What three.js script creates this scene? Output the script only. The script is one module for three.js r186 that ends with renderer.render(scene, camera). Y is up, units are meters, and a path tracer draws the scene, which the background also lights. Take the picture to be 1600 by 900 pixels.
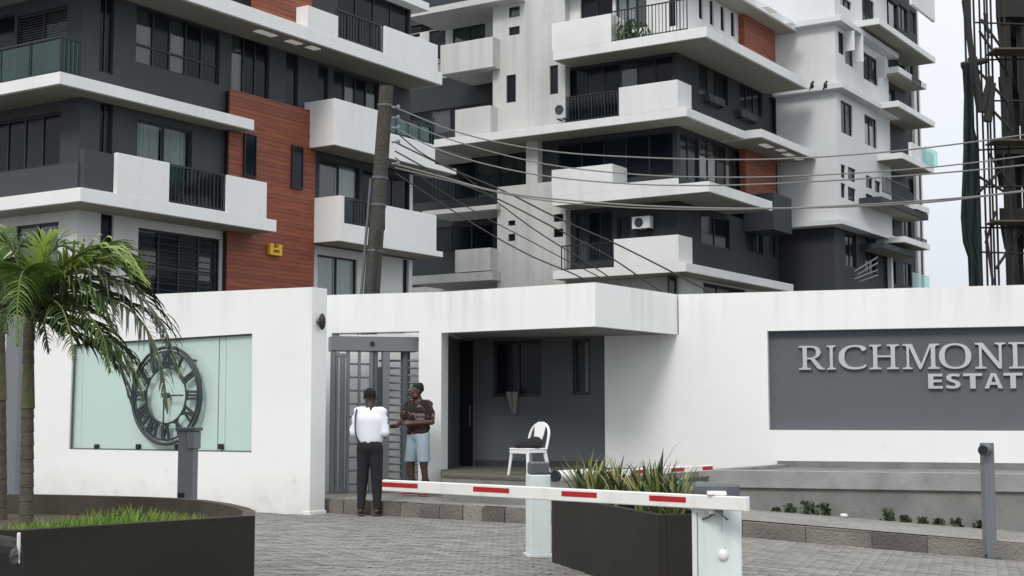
import * as THREE from 'three';
import { mergeGeometries, mergeVertices } from 'three/addons/utils/BufferGeometryUtils.js';
import { RoundedBoxGeometry } from 'three/addons/geometries/RoundedBoxGeometry.js';
import { MarchingCubes } from 'three/addons/objects/MarchingCubes.js';
import { FontLoader } from 'three/addons/loaders/FontLoader.js';
import { TextGeometry } from 'three/addons/geometries/TextGeometry.js';

// ---------- camera, sky, sun, exposure ----------
const F = 2230, EYE = 1.38, TILT = Math.atan(200 / F);       // focal length in pixels of the 1600 x 900 photograph
const scene = new THREE.Scene();
const camera = new THREE.PerspectiveCamera(2 * Math.atan(450 / F) * 180 / Math.PI, 16 / 9, 0.1, 2000);
camera.position.set(0, EYE, 0);
camera.rotation.x = TILT;
scene.add(camera);
const renderer = new THREE.WebGLRenderer({ antialias: true });
renderer.setSize(1024, 576);
renderer.toneMapping = THREE.LinearToneMapping;
renderer.toneMappingExposure = 0.98;
renderer.shadowMap.enabled = true;
let SEED = 7;
const rnd = () => { SEED = (SEED * 1664525 + 1013904223) >>> 0; return SEED / 4294967296; };
const rr = (a, b) => a + (b - a) * rnd();
const hash = (i, j, k) => { let h = (i * 374761393 + j * 668265263 + k * 974634457) | 0; h = Math.imul(h ^ (h >>> 13), 1274126177); return ((h ^ (h >>> 16)) >>> 0) / 4294967296; };
function noise(x, y, px, py, k) {                               // value noise that repeats after px, py cells
  const i = Math.floor(x), j = Math.floor(y), fx = x - i, fy = y - j, sx = fx * fx * (3 - 2 * fx), sy = fy * fy * (3 - 2 * fy);
  const w = (a, n) => ((a % n) + n) % n, h = (a, b) => hash(w(a, px), w(b, py), k);
  return (h(i, j) * (1 - sx) + h(i + 1, j) * sx) * (1 - sy) + (h(i, j + 1) * (1 - sx) + h(i + 1, j + 1) * sx) * sy;
}
const fbm = (u, v, fu, fv, k, n = 4) => { let s = 0, a = 0.5, t = 0; for (let o = 0; o < n; o++) { s += a * noise(u * fu, v * fv, fu, fv, k + o); t += a; a *= 0.5; fu *= 2; fv *= 2; } return s / t; };
{ // overcast sky: bright overhead, paler and bluer towards the horizon, with soft cloud
  const W = 512, H = 256, d = new Float32Array(W * H * 4);
  for (let j = 0; j < H; j++) for (let i = 0; i < W; i++) {
    const e = ((j + 0.5) / H - 0.5) * Math.PI, s = Math.max(0, Math.sin(e)), q = (j * W + i) * 4;
    const c = fbm(i / W, j / H, 8, 6, 40, 5) - 0.5;
    const L = (0.76 + 0.88 * s) * (1 + 0.42 * c), b = (1 - Math.min(1, s * 2.2) * 0.9) * (1 - 1.1 * Math.max(0, c));
    d[q] = L * (0.985 - 0.07 * b - 0.10 * c); d[q + 1] = L * (1 - 0.02 * b); d[q + 2] = L * (1.025 + 0.04 * b + 0.06 * c); d[q + 3] = 1;
  }
  const t = new THREE.DataTexture(d, W, H, THREE.RGBAFormat, THREE.FloatType);
  t.mapping = THREE.EquirectangularReflectionMapping; t.magFilter = t.minFilter = THREE.LinearFilter; t.needsUpdate = true;
  scene.background = t; scene.environment = t;
}
const sun = new THREE.DirectionalLight(0xfff9f2, 1.6);
sun.position.set(-22, 60, 34); sun.target.position.set(3, 3, -30);
sun.castShadow = true; sun.shadow.radius = 32; sun.shadow.mapSize.set(2048, 2048);
Object.assign(sun.shadow.camera, { left: -60, right: 60, top: 60, bottom: -60, near: 1, far: 200 });
scene.add(sun, sun.target);

// ---------- pixels of the photograph to places ----------
const V = (x, y, z) => new THREE.Vector3(x, y, z);
const ST = Math.sin(TILT), CT = Math.cos(TILT);
const ray = (px, py) => { const X = (px - 800) / F, U = (450 - py) / F, d = CT - U * ST; return [X / d, (ST + U * CT) / d]; };
const atD = (px, py, d) => { const [a, b] = ray(px, py); return V(a * d, EYE + b * d, -d); };
const atH = (px, py, h) => { const [a, b] = ray(px, py), d = (h - EYE) / b; return V(a * d, h, -d); };
// a rectangular frame: s runs along a wall away to the right, t stands out from it towards the viewer's right, h is up
class Frame {
  constructor(o, ux, uz) { const l = Math.hypot(ux, uz); this.o = o; this.u = V(ux / l, 0, uz / l); this.n = V(-uz / l, 0, ux / l); }
  p(s, t, h) { return V(this.o.x + this.u.x * s + this.n.x * t, h, this.o.z + this.u.z * s + this.n.z * t); }
  hit(px, py, axis, off) {                                       // ray against the plane s = off or t = off
    const m = axis === 's' ? this.u : this.n, [a, b] = ray(px, py);
    const d = (this.o.x * m.x + this.o.z * m.z + off) / (a * m.x - m.z), x = a * d - this.o.x, z = -d - this.o.z;
    return { s: x * this.u.x + z * this.u.z, t: x * this.n.x + z * this.n.z, h: EYE + b * d, d };
  }
  R(t, l, r, y0, y1, ref = l) {                                  // rectangle seen on the plane t; heights read at the column ref
    const ym = (y0 + y1) / 2;
    return { s0: this.hit(l, ym, 't', t).s, s1: this.hit(r, ym, 't', t).s, h0: this.hit(ref, y1, 't', t).h, h1: this.hit(ref, y0, 't', t).h };
  }
  L(s, l, r, y0, y1, ref = l) {
    const ym = (y0 + y1) / 2;
    return { t0: this.hit(l, ym, 's', s).t, t1: this.hit(r, ym, 's', s).t, h0: this.hit(ref, y1, 's', s).h, h1: this.hit(ref, y0, 's', s).h };
  }
  m() { return new THREE.Matrix4().makeBasis(this.u, V(0, 1, 0), this.n).setPosition(this.o.x, 0, this.o.z); }
  box(s0, s1, t0, t1, h0, h1, bev = 0) {
    const w = Math.abs(s1 - s0), h = Math.abs(h1 - h0), d = Math.abs(t1 - t0);
    const g = bev ? new RoundedBoxGeometry(w, h, d, 1, Math.min(bev, w / 2.1, h / 2.1, d / 2.1)) : new THREE.BoxGeometry(w, h, d);
    return g.translate((s0 + s1) / 2, (h0 + h1) / 2, (t0 + t1) / 2).applyMatrix4(this.m());
  }
}
// ---------- geometry and object helpers ----------
function norm(g) {                                              // plain triangles with position, normal and uv in metres
  const o = g.index ? g.toNonIndexed() : g;
  for (const k of Object.keys(o.attributes)) if (!['position', 'normal'].includes(k)) o.deleteAttribute(k);
  if (!o.attributes.normal) o.computeVertexNormals();
  const p = o.attributes.position, uv = new Float32Array(p.count * 2), a = V(), b = V(), c = V(), n = V();
  for (let i = 0; i < p.count; i += 3) {
    a.fromBufferAttribute(p, i); b.fromBufferAttribute(p, i + 1); c.fromBufferAttribute(p, i + 2);
    n.copy(b).sub(a).cross(c.clone().sub(a)).normalize();
    const l = Math.hypot(n.x, n.z), tx = l > 0.5 ? n.z / l : 1, tz = l > 0.5 ? -n.x / l : 0;
    [a, b, c].forEach((q, k) => { uv[(i + k) * 2] = q.x * tx + q.z * tz; uv[(i + k) * 2 + 1] = l > 0.5 ? q.y : q.z; });
  }
  o.setAttribute('uv', new THREE.BufferAttribute(uv, 2));
  o.morphAttributes = {}; o.groups = [];
  return o;
}
const taken = {};
function numbered(name) { const n = taken[name] = (taken[name] ?? -1) + 1; return n ? `${name}_${String(n).padStart(3, '0')}` : name; }
function tag(o, label, category, group, kind) { Object.assign(o.userData, { label }); if (category) o.userData.category = category; if (group) o.userData.group = group; if (kind) o.userData.kind = kind; return o; }
function thing(name, label, category, pos = V(0, 0, 0), group) {
  const o = new THREE.Group(); o.name = numbered(name); o.position.copy(pos); scene.add(o);
  return tag(o, label, category, group);
}
function origin(o) { const v = V(0, 0, 0); for (; o && o !== scene; o = o.parent) v.add(o.position); return v; }
function put(parent, name, geos, m) {                            // geometry given in world places; parents are only moved, not turned
  const list = (Array.isArray(geos) ? geos : [geos]).map(norm), g = list.length > 1 ? mergeGeometries(list) : list[0];
  const w = parent === scene ? V(0, 0, 0) : origin(parent);
  g.translate(-w.x, -w.y, -w.z);
  const o = new THREE.Mesh(g, m); o.name = parent === scene ? numbered(name) : name; o.castShadow = o.receiveShadow = true;
  parent.add(o); return o;
}
function solo(name, label, category, geos, m, group, kind) { return tag(put(scene, name, geos, m), label, category, group, kind); }
function prism(pts, h0, h1) {                                    // pts: places on the ground; h1 may be a list, one height per corner
  const n = pts.length, pos = [], hi = (i) => Array.isArray(h1) ? h1[i] : h1, lo = (i) => Array.isArray(h0) ? h0[i] : h0;
  let area = 0; for (let i = 0; i < n; i++) { const a = pts[i], b = pts[(i + 1) % n]; area += a.x * b.z - b.x * a.z; }
  const ord = [...Array(n).keys()]; if (area > 0) ord.reverse();
  const T = (i) => [pts[i].x, hi(i), pts[i].z], B = (i) => [pts[i].x, lo(i), pts[i].z];
  const tri = THREE.ShapeUtils.triangulateShape(ord.map((i) => new THREE.Vector2(pts[i].x, -pts[i].z)), []);
  for (const [a, b, c] of tri) { pos.push(...T(ord[a]), ...T(ord[b]), ...T(ord[c])); pos.push(...B(ord[a]), ...B(ord[c]), ...B(ord[b])); }
  for (let k = 0; k < n; k++) { const i = ord[k], j = ord[(k + 1) % n]; pos.push(...B(i), ...B(j), ...T(j), ...B(i), ...T(j), ...T(i)); }
  const g = new THREE.BufferGeometry(); g.setAttribute('position', new THREE.Float32BufferAttribute(pos, 3)); g.computeVertexNormals(); return g;
}
function bar(a, b, r, r2 = r, seg = 8) {                         // a round bar from a to b
  const d = b.clone().sub(a), g = new THREE.CylinderGeometry(r2, r, d.length(), seg);
  return g.applyQuaternion(new THREE.Quaternion().setFromUnitVectors(V(0, 1, 0), d.normalize())).translate((a.x + b.x) / 2, (a.y + b.y) / 2, (a.z + b.z) / 2);
}
const tube = (pts, r, n = 24, seg = 6) => new THREE.TubeGeometry(new THREE.CatmullRomCurve3(pts), n, r, seg, false);
const bx = (x, y, z, w, h, d, bev = 0) => (bev ? new RoundedBoxGeometry(w, h, d, 2, bev) : new THREE.BoxGeometry(w, h, d)).translate(x, y, z);
function ball(x, y, z, rx, ry = rx, rz = rx, n = 14) { return new THREE.SphereGeometry(1, n, n * 0.75 | 0).scale(rx, ry, rz).translate(x, y, z); }
// ---------- textures and materials ----------
function tex(fn, n = 256, metres = 4, srgb = true) {
  const d = new Uint8Array(n * n * 4);
  for (let j = 0; j < n; j++) for (let i = 0; i < n; i++) { const c = fn(i / n, j / n), q = (j * n + i) * 4; for (let k = 0; k < 3; k++) { const v = Math.min(1, Math.max(0, Array.isArray(c) ? c[k] : c)); d[q + k] = 255 * (srgb ? Math.pow(v, 1 / 2.2) : v); } d[q + 3] = 255; }
  const t = new THREE.DataTexture(d, n, n); t.wrapS = t.wrapT = THREE.RepeatWrapping; t.magFilter = t.minFilter = THREE.LinearFilter;
  if (srgb) t.colorSpace = THREE.SRGBColorSpace; t.repeat.set(1 / metres, 1 / metres); t.needsUpdate = true; return t;
}
const clean = tex((u, v) => { const a = fbm(u, v, 6, 6, 1), s = fbm(u, v, 40, 3, 5, 3); const k = 1 - 0.09 * a - 0.07 * Math.max(0, s - 0.55) * 2 * (0.3 + 1.4 * fbm(u, v, 4, 4, 9)); return [k, k, k]; }, 512, 7);
const dirty = tex((u, v) => { const a = fbm(u, v, 5, 5, 11), s = fbm(u, v, 37, 2, 15, 4) * (0.4 + 1.2 * fbm(u, v, 5, 3, 17)), b = fbm(u, v, 12, 9, 21); const k = 1 - 0.20 * a - 0.26 * Math.max(0, s - 0.45) - 0.22 * Math.max(0, b - 0.55); return [k, k, k * 0.992]; }, 512, 9);
const soft = tex((u, v) => { const a = fbm(u, v, 5, 5, 111), s = fbm(u, v, 31, 2, 115, 4) * (0.4 + 1.2 * fbm(u, v, 5, 3, 117)), b = fbm(u, v, 11, 8, 121); const k = 1 - 0.13 * a - 0.14 * Math.max(0, s - 0.48) - 0.12 * Math.max(0, b - 0.55); return [k, k, k]; }, 512, 8.3);
// gate wall render: uv v is the height over 8 m, so the marks stand where rain and splashes put them
const render = tex((u, v) => {
  const y = v * 8, a = fbm(u, v, 6, 8, 131), s = fbm(u, v, 60, 2, 135, 4), f = fbm(u, v, 44, 44, 137, 3), n = fbm(u, v, 9, 3, 139);
  const drip = Math.max(0, s - 0.5) * Math.max(0, 1 - Math.max(0, 3.3 - y) / (0.3 + 1.5 * n)) * (y < 3.35 ? 1 : 0), base = Math.max(0, 1 - y / (0.25 + 0.55 * n)) * (0.25 + 0.6 * f), mid = Math.max(0, a - 0.56) * 0.5, scuff = Math.max(0, f - 0.72) * Math.max(0, 1.4 - y) * 0.5;
  const k = 1 - 0.05 * a - 0.34 * drip - 0.26 * base - 0.22 * mid - scuff; return [k, k - 0.03 * base, k - 0.08 * base - 0.03 * drip];
}, 1024, 8);
const scuffed = tex((u, v) => { const a = fbm(u, v, 5, 5, 141), s = fbm(u, v, 30, 4, 143, 3), f = fbm(u, v, 40, 40, 145, 2), k = 1 - 0.12 * a - 0.3 * Math.max(0, s - 0.58) - 0.5 * Math.max(0, f - 0.74); return [k, k - 0.01, k - 0.03 * a]; }, 512, 1.6);
const rough = tex((u, v) => { const a = fbm(u, v, 10, 10, 31, 5), b = fbm(u, v, 3, 3, 33); return 0.55 + 0.55 * a * (0.6 + 0.6 * b); }, 512, 3);
const speck = tex((u, v) => { const a = fbm(u, v, 64, 64, 41, 3), b = fbm(u, v, 6, 6, 43); return 0.4 + 0.6 * a + 0.35 * (b - 0.3); }, 512, 2.3);
const stain = tex((u, v) => { const a = fbm(u, v, 4, 6, 51, 5), b = fbm(u, v, 24, 3, 53), c = Math.max(0, a - 0.5); return [0.55 + 0.6 * a + 0.35 * c, 0.55 + 0.585 * a + 0.30 * c, 0.55 + 0.53 * a + 0.12 * b * a]; }, 512, 2.6);
const grain = tex((u, v) => { const a = fbm(u, v, 3, 40, 61, 4), b = fbm(u, v, 4, 4, 63); return 0.55 + 0.5 * a + 0.25 * (b - 0.4); }, 256, 1.7);
const bumpy = tex((u, v) => fbm(u, v, 40, 40, 71, 4), 256, 0.9, false);
function mat(r, g, b, o = {}) { return new THREE.MeshStandardMaterial({ color: new THREE.Color().setRGB(r, g, b), roughness: 0.8, ...o }); }
const M = {
  gate: mat(0.83, 0.845, 0.84, { map: render, roughness: 0.85, bumpMap: bumpy, bumpScale: 0.0012 }),
  white: mat(0.82, 0.835, 0.83, { map: clean, roughness: 0.85, bumpMap: bumpy, bumpScale: 0.0010 }),
  white2: mat(0.77, 0.785, 0.785, { map: soft, roughness: 0.9 }),
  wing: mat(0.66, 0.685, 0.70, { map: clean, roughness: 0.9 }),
  old: mat(0.60, 0.61, 0.60, { map: dirty, roughness: 0.9 }),
  char: mat(0.050, 0.056, 0.064, { map: clean, roughness: 0.75 }),
  char2: mat(0.028, 0.033, 0.040, { map: clean, roughness: 0.75 }),
  charWall: mat(0.085, 0.095, 0.108, { map: clean, roughness: 0.8, bumpMap: bumpy, bumpScale: 0.003 }),
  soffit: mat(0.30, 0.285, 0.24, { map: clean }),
  frame: mat(0.012, 0.014, 0.017, { roughness: 0.45 }),
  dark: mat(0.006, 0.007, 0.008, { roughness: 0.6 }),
  pane: new THREE.MeshPhysicalMaterial({ color: new THREE.Color().setRGB(0.006, 0.009, 0.015), roughness: 0.10, ior: 1.28 }),
  paneB: new THREE.MeshPhysicalMaterial({ color: new THREE.Color().setRGB(0.014, 0.018, 0.026), roughness: 0.14, ior: 1.28 }),
  glass: new THREE.MeshPhysicalMaterial({ color: new THREE.Color().setRGB(0.86, 0.90, 0.90), roughness: 0.04, transmission: 1, thickness: 0 }),
  teal: new THREE.MeshPhysicalMaterial({ color: new THREE.Color().setRGB(0.30, 0.62, 0.58), roughness: 0.05, transmission: 1, thickness: 0 }),
  smoke: new THREE.MeshPhysicalMaterial({ color: new THREE.Color().setRGB(0.34, 0.42, 0.46), roughness: 0.05, transmission: 1, thickness: 0 }),
  clearTeal: new THREE.MeshPhysicalMaterial({ color: new THREE.Color().setRGB(0.62, 0.86, 0.84), roughness: 0.05, transmission: 1, thickness: 0 }),
  curtain: mat(0.50, 0.52, 0.52, { roughness: 0.95 }),
  curtainD: mat(0.075, 0.088, 0.098, { roughness: 0.95 }),
  steel: mat(0.10, 0.112, 0.125, { roughness: 0.45, metalness: 0.3 }),
  steelL: mat(0.17, 0.185, 0.20, { roughness: 0.5, metalness: 0.2 }),
  black: mat(0.01, 0.01, 0.011, { roughness: 0.5 }),
  plastic: mat(0.78, 0.79, 0.80, { roughness: 0.35 }),
  gateW: mat(0.70, 0.78, 0.78, { map: scuffed, roughness: 0.4 }),
  boom: mat(0.83, 0.84, 0.81, { map: scuffed, roughness: 0.4 }),
  red: mat(0.42, 0.012, 0.018, { map: scuffed, roughness: 0.45 }),
  bars: mat(0.22, 0.24, 0.255, { roughness: 0.5, metalness: 0.2 }),
  brown: mat(0.019, 0.017, 0.013, { map: stain, roughness: 0.95, bumpMap: bumpy, bumpScale: 0.003 }),
  conc: mat(0.24, 0.24, 0.235, { map: rough, roughness: 0.9, bumpMap: bumpy, bumpScale: 0.006 }),
  concL: mat(0.33, 0.335, 0.33, { map: rough, roughness: 0.9, bumpMap: bumpy, bumpScale: 0.004 }),
  concD: mat(0.10, 0.095, 0.085, { map: rough, roughness: 0.9 }),
  pave: mat(0.31, 0.30, 0.27, { map: speck, roughness: 0.95, bumpMap: bumpy, bumpScale: 0.01 }),
  chrome: mat(0.70, 0.71, 0.70, { roughness: 0.26, metalness: 0.95 }),
  wire: mat(0.16, 0.16, 0.155, { roughness: 0.6 }),
  wireD: mat(0.02, 0.02, 0.02, { roughness: 0.6 }),
  wood: mat(0.11, 0.098, 0.085, { map: grain, roughness: 0.95, bumpMap: bumpy, bumpScale: 0.01 }),
  soil: mat(0.10, 0.075, 0.05, { map: speck, roughness: 1, bumpMap: bumpy, bumpScale: 0.03 }),
};
const planks = [0, 1, 2, 3].map((i) => mat(0.325 - 0.022 * i, 0.086 - 0.006 * i, 0.040, { map: grain, roughness: 0.6 }));
// ---------- ground: flat to the left, falling gently to the right ----------
const fall = (x) => -0.065 * (Math.max(0, Math.min(x, 12) - 2.2) - 0.4 * Math.max(0, Math.min(1, (x - 1.8) / 0.8)) * 0);
const onGround = (px, py) => { let h = 0, p; for (let i = 0; i < 12; i++) { p = atH(px, py, h); h = fall(p.x); } return p; };
{
  const xs = [-900, -300, -80, -30, 2.2, 4, 6, 8, 10, 12, 30, 80, 300, 900], zs = [60, 10, -10, -30, -60, -120, -300, -1200], pos = [];
  for (let i = 0; i + 1 < xs.length; i++) for (let j = 0; j + 1 < zs.length; j++) {
    const P = (x, z) => [x, fall(x) - 0.03, z], [x0, x1, z0, z1] = [xs[i], xs[i + 1], zs[j], zs[j + 1]];
    pos.push(...P(x0, z0), ...P(x1, z0), ...P(x1, z1), ...P(x0, z0), ...P(x1, z1), ...P(x0, z1));
  }
  const g = new THREE.BufferGeometry(); g.setAttribute('position', new THREE.Float32BufferAttribute(pos, 3)); g.computeVertexNormals();
  const gm = mat(0.13, 0.125, 0.112, { map: speck, roughness: 0.95 });
  solo('ground', 'bare grey ground under the paving', null, g, gm, null, 'structure');
}
const road = new THREE.Group(); road.name = 'road'; scene.add(road); tag(road, 'grey interlocking paving of the driveway in front of the gate', null, null, 'structure');
{ // paving blocks in a running bond with open joints
  const bw = 0.215, bd = 0.11, g = norm(new THREE.BoxGeometry(bw - 0.005, 0.06, bd - 0.005).translate(0, -0.03, 0)), fr = new Frame(V(0, 0, -18), Math.cos(0.31), Math.sin(0.31));
  const mats = [[0.255, 0.247, 0.226], [0.29, 0.281, 0.256], [0.222, 0.215, 0.197], [0.32, 0.308, 0.28]].map((c) => mat(...c, { map: speck, roughness: 0.92, bumpMap: bumpy, bumpScale: 0.006 }));
  const all = [];
  for (let j = -62; j < 150; j++) for (let i = -60; i < 60; i++) {
    const p = fr.p((i + (j & 1 ? 0.5 : 0)) * bw, j * bd, 0);
    if (p.x < -7.5 || p.x > 9.5 || p.z > -5 || p.z < -22.6) continue;
    p.y = fall(p.x) + rr(-0.004, 0.003);
    const patch = 0.6 * noise(p.x * 0.7 + 50, p.z * 0.7 + 60, 999, 999, 3) + 0.55 * noise(p.x * 0.35 + 20, p.z * 2.2 + 90, 999, 999, 4) - 0.08;
    all.push({ p, k: Math.min(3, Math.floor(Math.min(0.999, Math.max(0, rnd() * 0.6 + patch * 0.7 - 0.15)) * 4)), rx: rr(-0.012, 0.012), rz: (p.x > 2.2 ? -0.065 : 0) + rr(-0.01, 0.01) });
  }
  const ry = Math.atan2(-fr.u.z, fr.u.x);
  const seen = (q) => { const d = -q.p.z, x = q.p.x / d * F; return d > 12.2 && Math.abs(x) < 800 && !(x < -400 && d < 12.5) ? d : 1e9; };
  all.sort((a, b) => seen(a) - seen(b));
  all.slice(0, 300).forEach((q) => { const o = new THREE.Mesh(g, mats[q.k]); o.name = 'paving_block'; o.position.copy(q.p); o.rotation.set(q.rx, ry, q.rz); o.castShadow = o.receiveShadow = true; road.add(o); });
  const rest = all.slice(300);
  mats.forEach((m, k) => {
    const sel = rest.filter((q) => q.k === k), im = new THREE.InstancedMesh(g, m, sel.length), e = new THREE.Object3D();
    sel.forEach((q, i) => { e.position.copy(q.p); e.rotation.set(q.rx, ry, q.rz); e.updateMatrix(); im.setMatrixAt(i, e.matrix); });
    im.name = 'paving_blocks'; im.userData.kind = 'stuff'; im.castShadow = im.receiveShadow = true; road.add(im);
  });
}
// ---------- the gate front: points on the ground ----------
const HG = 3.3;                                                  // height of the long gate wall
const G0 = atH(513, 461, HG), G1 = atH(690, 456, HG), GC = atH(930, 441, HG), GR = atH(1058, 460, HG), GE = atH(1600, 445, HG);
for (const p of [G0, G1, GC, GR, GE]) p.y = 0;
const back = new Frame(GR, GE.x - GR.x, GE.z - GR.z);            // sign wall: s = 0 at the canopy's rear corner
const gate = new Frame(G1, G1.x - G0.x, G1.z - G0.z);            // turnstile wall: s = 0 at the porch jamb
const FLOOR = 0.56;
// kerb
const kerbPts = [[440, 795], [507, 801], [823, 818], [1160, 839], [1540, 872], [1640, 880], [1900, 902]].map(([x, y]) => onGround(x, y));
const kh = (p) => 0.20 + fall(p.x);
const kerb = new THREE.Group(); kerb.name = 'kerb'; scene.add(kerb); tag(kerb, 'worn row of concrete kerb stones along the driveway edge', null, null, 'structure');
{
  const km = [[0.20, 0.192, 0.172], [0.155, 0.149, 0.134], [0.24, 0.23, 0.205], [0.125, 0.12, 0.108]].map((c) => mat(...c, { map: stain, roughness: 0.95, bumpMap: bumpy, bumpScale: 0.015 }));
  for (let i = 1; i + 1 < kerbPts.length; i++) {
    const a = kerbPts[i], b = kerbPts[i + 1], L = Math.hypot(b.x - a.x, b.z - a.z), n = Math.round(L / (i === 1 ? 0.36 : 0.62)), w = L / n, fr = new Frame(a, b.x - a.x, b.z - a.z), cutAt = [...Array(n + 1).keys()].map((k) => k === 0 || k === n ? k * w : (k + rr(-0.2, 0.2) * (i === 1 ? 0.3 : 1)) * w);
    put(kerb, 'kerb_bedding', prism([fr.p(0, -0.16, 0), fr.p(0, -0.022, 0), fr.p(L, -0.022, 0), fr.p(L, -0.16, 0)], -1, [kh(a) - 0.03, kh(a) - 0.03, kh(b) - 0.03, kh(b) - 0.03]), M.concD);
    for (let k = 0; k < n; k++) {
      const m = fr.p((k + 0.5) * w, 0, 0), h = fall(m.x), e = rr(-0.012, 0.012), top = h + 0.195 + rr(-0.02, 0.008);
      const x0 = cutAt[k] + 0.004, x1 = cutAt[k + 1] - 0.004, dt = top - h, ha = kh(fr.p(x0, 0, 0)) - 0.2, hz = kh(fr.p(x1, 0, 0)) - 0.2, lo = [ha - 0.1, hz - 0.1, hz - 0.1, ha - 0.1];
      const ring = (o) => [fr.p(x0, e - o, 0), fr.p(x1, e - o, 0), fr.p(x1, -0.17 + e, 0), fr.p(x0, -0.17 + e, 0)];
      const g = [prism(ring(0), lo, [ha + dt - 0.02, hz + dt - 0.02, hz + dt - 0.02, ha + dt - 0.02]), prism(ring(0.02), [ha + dt - 0.0201, hz + dt - 0.0201, hz + dt - 0.0201, ha + dt - 0.0201], [ha + dt, hz + dt, hz + dt, ha + dt])];
      put(kerb, 'kerb_stone', g, km[Math.floor(rnd() * 4)]);
    }
  }
}
{ // pavement between kerb and walls
  const pos = [], inner = [[G0.x - 1, G0.z - 0.2], [G0.x, G0.z - 0.2], [0.6, -23.4], [3.2, -19.9], [6.5, -18.8], [8.2, -18.4], [11, -17.6]];
  const far = [atH(440, 740, 0.2), null, null, null, null, null, null];
  const P = (x, z) => [x, kh({ x }) - 0.005, z], N = 24;
  for (let i = 0; i + 1 < kerbPts.length; i++) for (let k = 0; k < N; k++) {
    const L = (a, b, t) => a + (b - a) * t, f = (i2, t) => { const o = kerbPts[i2], q = inner[i2]; return [L(o.x, q[0], t), L(o.z - 0.1, q[1], t)]; };
    const t0 = k / N, t1 = (k + 1) / N, A = f(i, t0), B = f(i + 1, t0), C = f(i + 1, t1), D = f(i, t1);
    pos.push(...P(...A), ...P(...B), ...P(...C), ...P(...A), ...P(...C), ...P(...D));
  }
  const g = new THREE.BufferGeometry(); g.setAttribute('position', new THREE.Float32BufferAttribute(pos, 3)); g.computeVertexNormals();
  solo('pavement', 'weathered grey concrete pavement between the kerb and the gate wall', null, g, M.pave, null, 'structure');
}
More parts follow.
